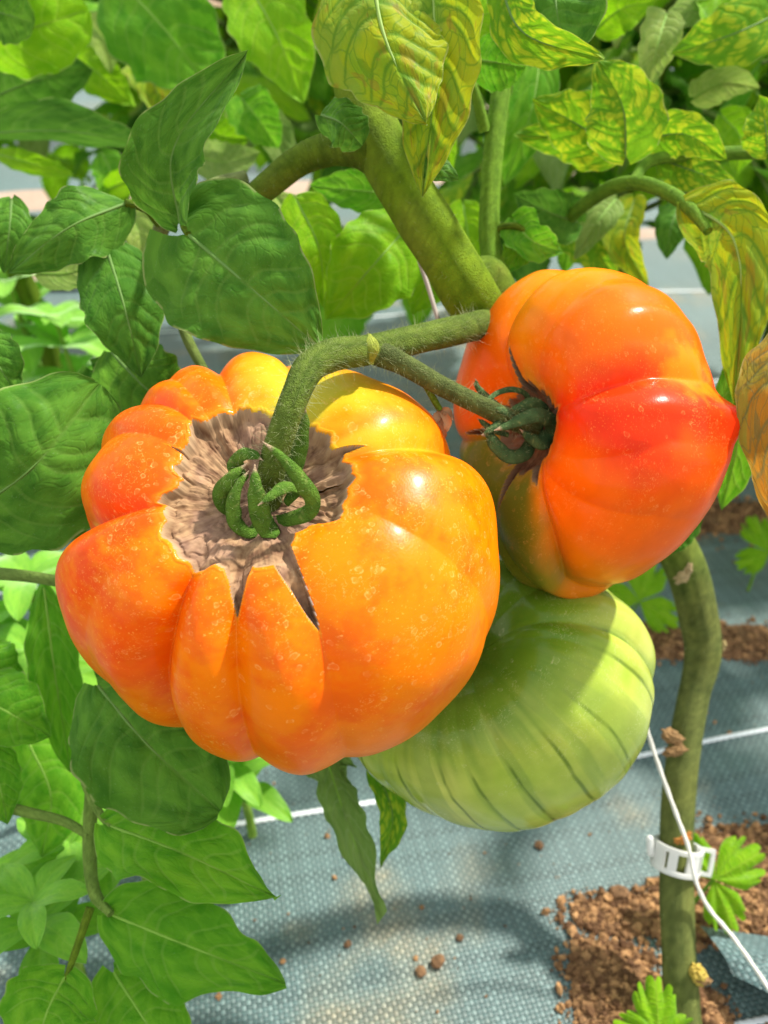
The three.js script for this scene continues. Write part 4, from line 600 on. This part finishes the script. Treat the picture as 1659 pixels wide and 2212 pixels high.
// ---------------------------------------------------------------- neighbouring rows
const bgBlades = [];
for (let i = 0; i < 8; i++) { const L = 0.07; bgBlades.push(blade(V(0, 0, 0), V(rr(-0.006, 0.006), 0.006 + rr(0, 0.006), L * 0.5), V(rr(-0.01, 0.01), rr(-0.02, 0.004), L), L * rr(0.26, 0.36), { nu: 10, nv: 14, up: V(0, 1, 0), fold: rr(-0.1, 0.5), curl: rr(-1.5, -0.1), ripple: rr(0.1, 0.35), shape: ['ovate', 'heart', 'ovate', 'lance'][i % 4], quilt: 0.06, lobes: i % 3 === 0 ? 0.18 : 0, ln: 2.5 })[0]); }
const kinds = ['dark', 'mid', 'mid', 'bright', 'bright', 'mottle', 'bright', 'pale'];
function rowPlant(x, z, h, n, y0, label, sd, ls = 1) {
  seed = sd * 977 + 13; const p = thing('tomato_plant', label, 'tomato plant', V(x, 0, z), 'tomato plants in the rows behind');
  const lean = rr(-0.08, 0.08), S = [V(0, -0.01, 0), V(lean * 0.3, h * 0.33, rr(-0.02, 0.02)), V(lean * 0.8, h * 0.66, rr(-0.03, 0.03)), V(lean, h, 0)], c = new THREE.CatmullRomCurve3(S);
  mesh('stem', sweep(S, [0.009, 0.008, 0.006, 0.003], { n: 40, m: 10, col: stemCol(STA, STB, sd) }), stemMat, p);
  const per = 7, nl = Math.round(n / per);
  for (let i = 0; i < nl; i++) {
    const hh = mix(y0, h, Math.pow((i + rnd() * 0.6) / nl, 1.25)), o = c.getPoint(clamp(hh / h)), az = i * 2.4 + rr(-0.4, 0.4), len = rr(0.12, 0.24), dir = V(Math.cos(az), 0, Math.sin(az));
    const e = o.clone().addScaledVector(dir, len).add(V(0, rr(-0.05, 0.03), 0)), m = o.clone().lerp(e, 0.5).add(V(0, 0.03, 0)), cv = new THREE.CatmullRomCurve3([o, m, e]);
    mesh('leaf_stalk', sweep([o, m, e], [0.0028, 0.0022, 0.0012], { n: 14, m: 6, col: stemCol([0.10, 0.16, 0.03], [0.22, 0.32, 0.08], i) }), stemMat, p);
    for (let k = 0; k < per; k++) {
      const t = k === 0 ? 1 : 0.4 + 0.55 * (k - 1) / per, q = cv.getPoint(t), side = k === 0 ? 0 : k % 2 ? 1 : -1, a2 = az + side * rr(0.7, 1.3), s = ls * rr(0.7, 1.4), lf = mesh('leaf', bgBlades[Math.floor(rnd() * 8)], leafMat(kinds[Math.floor(rnd() * 8)], Math.floor(rnd() * 4)), p);
      lf.position.copy(q); lf.scale.setScalar(s); lf.rotation.set(0, 0, 0); lf.rotateY(Math.PI / 2 - a2); lf.rotateX(rr(0.1, 1.15)); lf.rotateZ(rr(-0.7, 0.7));
    }
  }
  return p;
}
[[-0.62, -1.02, 'pale stemmed tomato plant beyond the arching grey-green leaf'], [-0.2, -1.08, 'leafy tomato plant behind the side shoot'], [0.13, -0.98, 'leafy tomato plant behind the thick diagonal stem'], [0.42, -0.92, 'leafy tomato plant behind the red-orange tomato'], [0.72, -0.88, 'leafy tomato plant behind the yellow mottled leaf']].forEach(([x, z, l], i) => rowPlant(x, z, 0.58, 259, i < 2 ? 0.25 : 0.2, l, i + 1));
[[0.2, -0.74, 'low leafy tomato plant close behind the thin upright shoot'], [0.5, -0.68, 'low leafy tomato plant close behind the yellow mottled leaf'], [-0.45, -0.8, 'low leafy tomato plant behind the drooping toothed leaves']].forEach(([x, z, l], i) => rowPlant(x, z, 0.5, 217, 0.24, l, i + 60, 0.75));
for (let i = 0; i < 7; i++) rowPlant(-1.7 + i * 0.52 + 0.1 * (i % 2), -2.15 - 0.12 * (i % 3) - i * 0.05, 0.8, 154, 0.13, 'tomato plant in the next row beyond the dusty soil strip', 20 + i);
for (let i = 0; i < 7; i++) rowPlant(-2.6 + i * 0.85, -3.4 - 0.1 * (i % 3), 1.0, 98, 0.1, 'tomato plant in the farthest row', 40 + i);

// ---------------------------------------------------------------- small bright plants
const smooth = (() => { const m = phy({ map: LT.bright, roughness: 0.9, transmission: 0.45, thickness: 0, color: lin(0.85, 1, 0.8), side: THREE.DoubleSide, clearcoat: 0.2, clearcoatRoughness: 0.4 }); return m; })();
function seedling(px, py, d, scale, label, sd, tiers = 3, foot) {
  seed = sd * 131 + 5; const top = W(px, py, d), base = foot || V(top.x + rr(-0.03, 0.03), 0, top.z + rr(-0.03, 0.02)), p = thing('seedling', label, 'seedling', base, 'smooth-leaved green weeds');
  const T = top.clone().sub(base), S = [V(0, -0.005, 0), V(T.x * 0.2, T.y * 0.4, T.z * 0.1), V(T.x * 0.8, T.y * 0.8, T.z * 0.8), T], c = new THREE.CatmullRomCurve3(S);
  mesh('stem', sweep(S, [0.0028, 0.0024, 0.002, 0.0012], { n: 30, m: 8, col: stemCol([0.16, 0.3, 0.03], [0.28, 0.44, 0.07], 1) }), stemMat, p);
  const up = T.clone().normalize();
  for (let k = 0; k < tiers; k++) {
    const q = c.getPoint(1 - k * 0.16), n = k ? 4 : 5, L = scale * (k ? 1.15 : 0.85) * rr(0.9, 1.1);
    for (let j = 0; j < n; j++) { const a = j / n * 6.283 + k * 0.7 + rr(-0.2, 0.2), dr = V(Math.cos(a), rr(-0.25, 0.25), Math.sin(a)); const e = q.clone().addScaledVector(dr, L), m = q.clone().addScaledVector(dr, L * 0.5).add(V(0, L * 0.14, 0)); mesh('leaf', blade(q, m, e, L * 0.24, { nu: 10, nv: 16, shape: 'lance', up: V(0, 1, 0), fold: 0.25, curl: -0.2, ripple: 0.05, teeth: 0, quilt: 0.02 })[0], smooth, p); }
  }
}
seedling(70, 1950, 0.34, 0.028, 'bright green weed with a star of smooth leaves beside the toothed leaves', 1, 3);
seedling(60, 1400, 0.43, 0.035, 'bright weed in the gap behind the stalk beside the largest tomato', 2, 4);
seedling(120, 690, 0.60, 0.05, 'tall pale green weed on the cloth behind the broad dark leaf', 3, 4);
seedling(20, 610, 0.62, 0.05, 'yellow-green weed with drooping leaves over the cloth', 4, 4);
seedling(300, 1700, 0.40, 0.035, 'green weed hidden behind the drooping dark leaf', 5, 4);
seedling(60, 1250, 0.45, 0.04, 'upright weed growing up behind the broad dark leaf', 6, 4);
seedling(480, 1640, 0.45, 0.03, 'green weed peeping out below the largest tomato', 7, 4);
seedling(150, 1820, 0.37, 0.03, 'weed tangled with the leaf stalk above the star-leaved one', 8, 3);
// parsley-like weeds
function parsley(cx, cy, h, r, label, sd, ang0, span) {
  seed = sd * 77; const q = G(cx, cy, h), base = V(q.x - 0.01, clothH(q.x, q.z), q.z + 0.004), p = thing('parsley_weed', label, 'weed', base), C = q.clone().sub(base), m = leafMat('bright', 2);
  mesh('leaf_stalk', sweep([V(0, -0.004, 0), V(C.x * 0.3, C.y * 0.6, C.z * 0.3), C], [0.0013, 0.001, 0.0008], { n: 16, m: 6, col: stemCol([0.12, 0.26, 0.02], [0.2, 0.38, 0.05], 1) }), stemMat, p);
  for (let i = 0; i < 3; i++) {                               // three broad lobes, each cut into rounded teeth
    const a = ang0 + span * (i / 2 - 0.5), L = r * [0.9, 1.08, 0.86][i], n = 48, pos = [], uv = [], idx = [];
    for (let v = 0; v <= 10; v++) for (let u = 0; u <= n; u++) {
      const t = v / 10, s = u / n * 2 - 1, spread = 0.88 * Math.pow(t, 0.15), nd = Math.min(Math.abs(s - 0.36), Math.abs(s + 0.36)), n2 = Math.min(Math.abs(s), Math.abs(Math.abs(s) - 0.7)), tooth = 1 - (0.24 * Math.exp(-((nd / 0.08) ** 2)) + 0.10 * Math.exp(-((n2 / 0.05) ** 2)) + 0.30 * s * s) * sst(0.35, 1, t), rad = L * t * tooth, aa = a + s * spread * (1.25 - 0.55 * t);
      const off = 0.12 * L * t * Math.sin(i * 2 + 1) - 0.20 * L * t * t + 0.05 * L * Math.cos(s * 9) * t + 0.0015 * i; pos.push(C.x + Math.cos(aa) * rad, C.y + Math.sin(aa) * rad * 0.62 + off * 0.78, C.z - Math.sin(aa) * rad * 0.78 + off * 0.62); uv.push((s + 1) / 2, t);
    }
    for (let v = 0; v < 10; v++) for (let u = 0; u < n; u++) { const b = v * (n + 1) + u, c = b + n + 1; idx.push(b, b + 1, c, c, b + 1, c + 1); }
    mesh('leaf', geoFrom(pos, idx, uv), m, p);
  }
}
parsley(1540, 1900, 0.036, 0.029, 'parsley-like weed with toothed lobes behind the string', 1, 0.45, 3.4);
parsley(1420, 2240, 0.03, 0.022, 'parsley-like weed at the foot of the clipped stem', 2, 1.5, 2.9);
parsley(1660, 1195, 0.036, 0.03, 'far parsley-like weed on soil behind the withering leaf', 3, 1.8, 3.4);
parsley(1380, 1300, 0.04, 0.035, 'parsley-like weed behind the green tomato', 4, 1.2, 3.4);

// ---------------------------------------------------------------- string and clip
{
  const sm = std({ color: lin(0.72, 0.70, 0.64), roughness: 0.55 });
  const P = [[1380, 1500, 0.40], [1402, 1590, 0.408], [1432, 1680, 0.411], [1465, 1770, 0.411], [1487, 1830, 0.409], [1502, 1900, 0.408], [1530, 1960, 0.41], [1580, 2020, 0.408], [1630, 2090, 0.404], [1720, 2230, 0.398]].map((q) => W(...q)), o = P[4].clone();
  const s = mesh('string', sweep(P.map((p) => p.clone().sub(o)), P.map(() => 0.00095), { n: 160, m: 8, bump: (t, a) => 0.12 * Math.sin(t * 900 + a * 2) }), sm); s.position.copy(o); s.userData = { label: 'white support string running through the plastic clip', category: 'string' };
  const P2 = [[880, 470, 0.345], [900, 545, 0.343], [925, 620, 0.34], [947, 692, 0.335], [960, 730, 0.335]].map((q) => W(...q)), o2 = P2[2].clone(), s2 = mesh('string', sweep(P2.map((p) => p.clone().sub(o2)), P2.map(() => 0.0009), { n: 40, m: 8 }), std({ color: lin(0.42, 0.36, 0.32), roughness: 0.8 })); s2.position.copy(o2); s2.userData = { label: 'grey-brown twine hanging behind the thick diagonal stem', category: 'string' };
  const cc = W(1462, 1850, 0.4225), clip = thing('plant_clip', 'clear plastic clip closed round the lower stem', 'plant clip', cc), pm = phy({ color: lin(0.86, 0.86, 0.84), roughness: 0.35, transmission: 0.35, thickness: 0, side: THREE.DoubleSide, clearcoat: 0.5, clearcoatRoughness: 0.2 });
  const ring = new THREE.Group(); ring.name = 'ring'; clip.add(ring);
  const band = (r0, r1, y0, y1, a0, a1, n) => { const sh = new THREE.Shape(); for (let i = 0; i <= n; i++) { const a = mix(a0, a1, i / n); i ? sh.lineTo(r1 * Math.cos(a), r1 * Math.sin(a)) : sh.moveTo(r1 * Math.cos(a), r1 * Math.sin(a)); } for (let i = n; i >= 0; i--) { const a = mix(a0, a1, i / n); sh.lineTo(r0 * Math.cos(a), r0 * Math.sin(a)); } const g = new THREE.ExtrudeGeometry(sh, { depth: y1 - y0, bevelEnabled: true, bevelSize: 0.0002, bevelThickness: 0.0002, bevelSegments: 1 }); g.rotateX(-Math.PI / 2); g.translate(0, y0, 0); return g; };
  mesh('band', band(0.0118, 0.0134, 0.0050, 0.0072, 0, 6.2831, 48), pm, ring); mesh('band', band(0.0118, 0.0134, -0.0072, -0.0050, 0, 6.2831, 48), pm, ring);
  for (let i = 0; i < 8; i++) mesh('rung', band(0.0118, 0.0132, -0.0048, 0.0048, i * 0.785 + 0.1, i * 0.785 + (i % 2 ? 0.45 : 0.68), 6), pm, ring);
  const box = new THREE.Group(); box.name = 'clasp'; clip.add(box); box.position.set(0.0135, 0.0012, 0.004);
  for (const [x, y, w, h] of [[0, 0.0067, 0.0105, 0.002], [0, -0.0067, 0.0105, 0.002], [-0.0044, 0, 0.002, 0.0113], [0.0044, 0, 0.002, 0.0113]]) mesh('bar', new THREE.BoxGeometry(w, h, 0.0022).translate(x, y, 0), pm, box);
  const hinge = mesh('hinge', new THREE.CapsuleGeometry(0.0022, 0.008, 4, 10), pm, clip); hinge.position.set(-0.0156, 0.003, 0.0); hinge.rotation.z = 0.25;
  clip.quaternion.setFromUnitVectors(V(0, 1, 0), W(1466, 1750, 0.426).sub(W(1460, 1950, 0.419)).normalize()); clip.scale.set(0.86, 0.84, 0.86); clip.rotateX(0.16); clip.rotateZ(-0.1);
}
renderer.render(scene, camera);
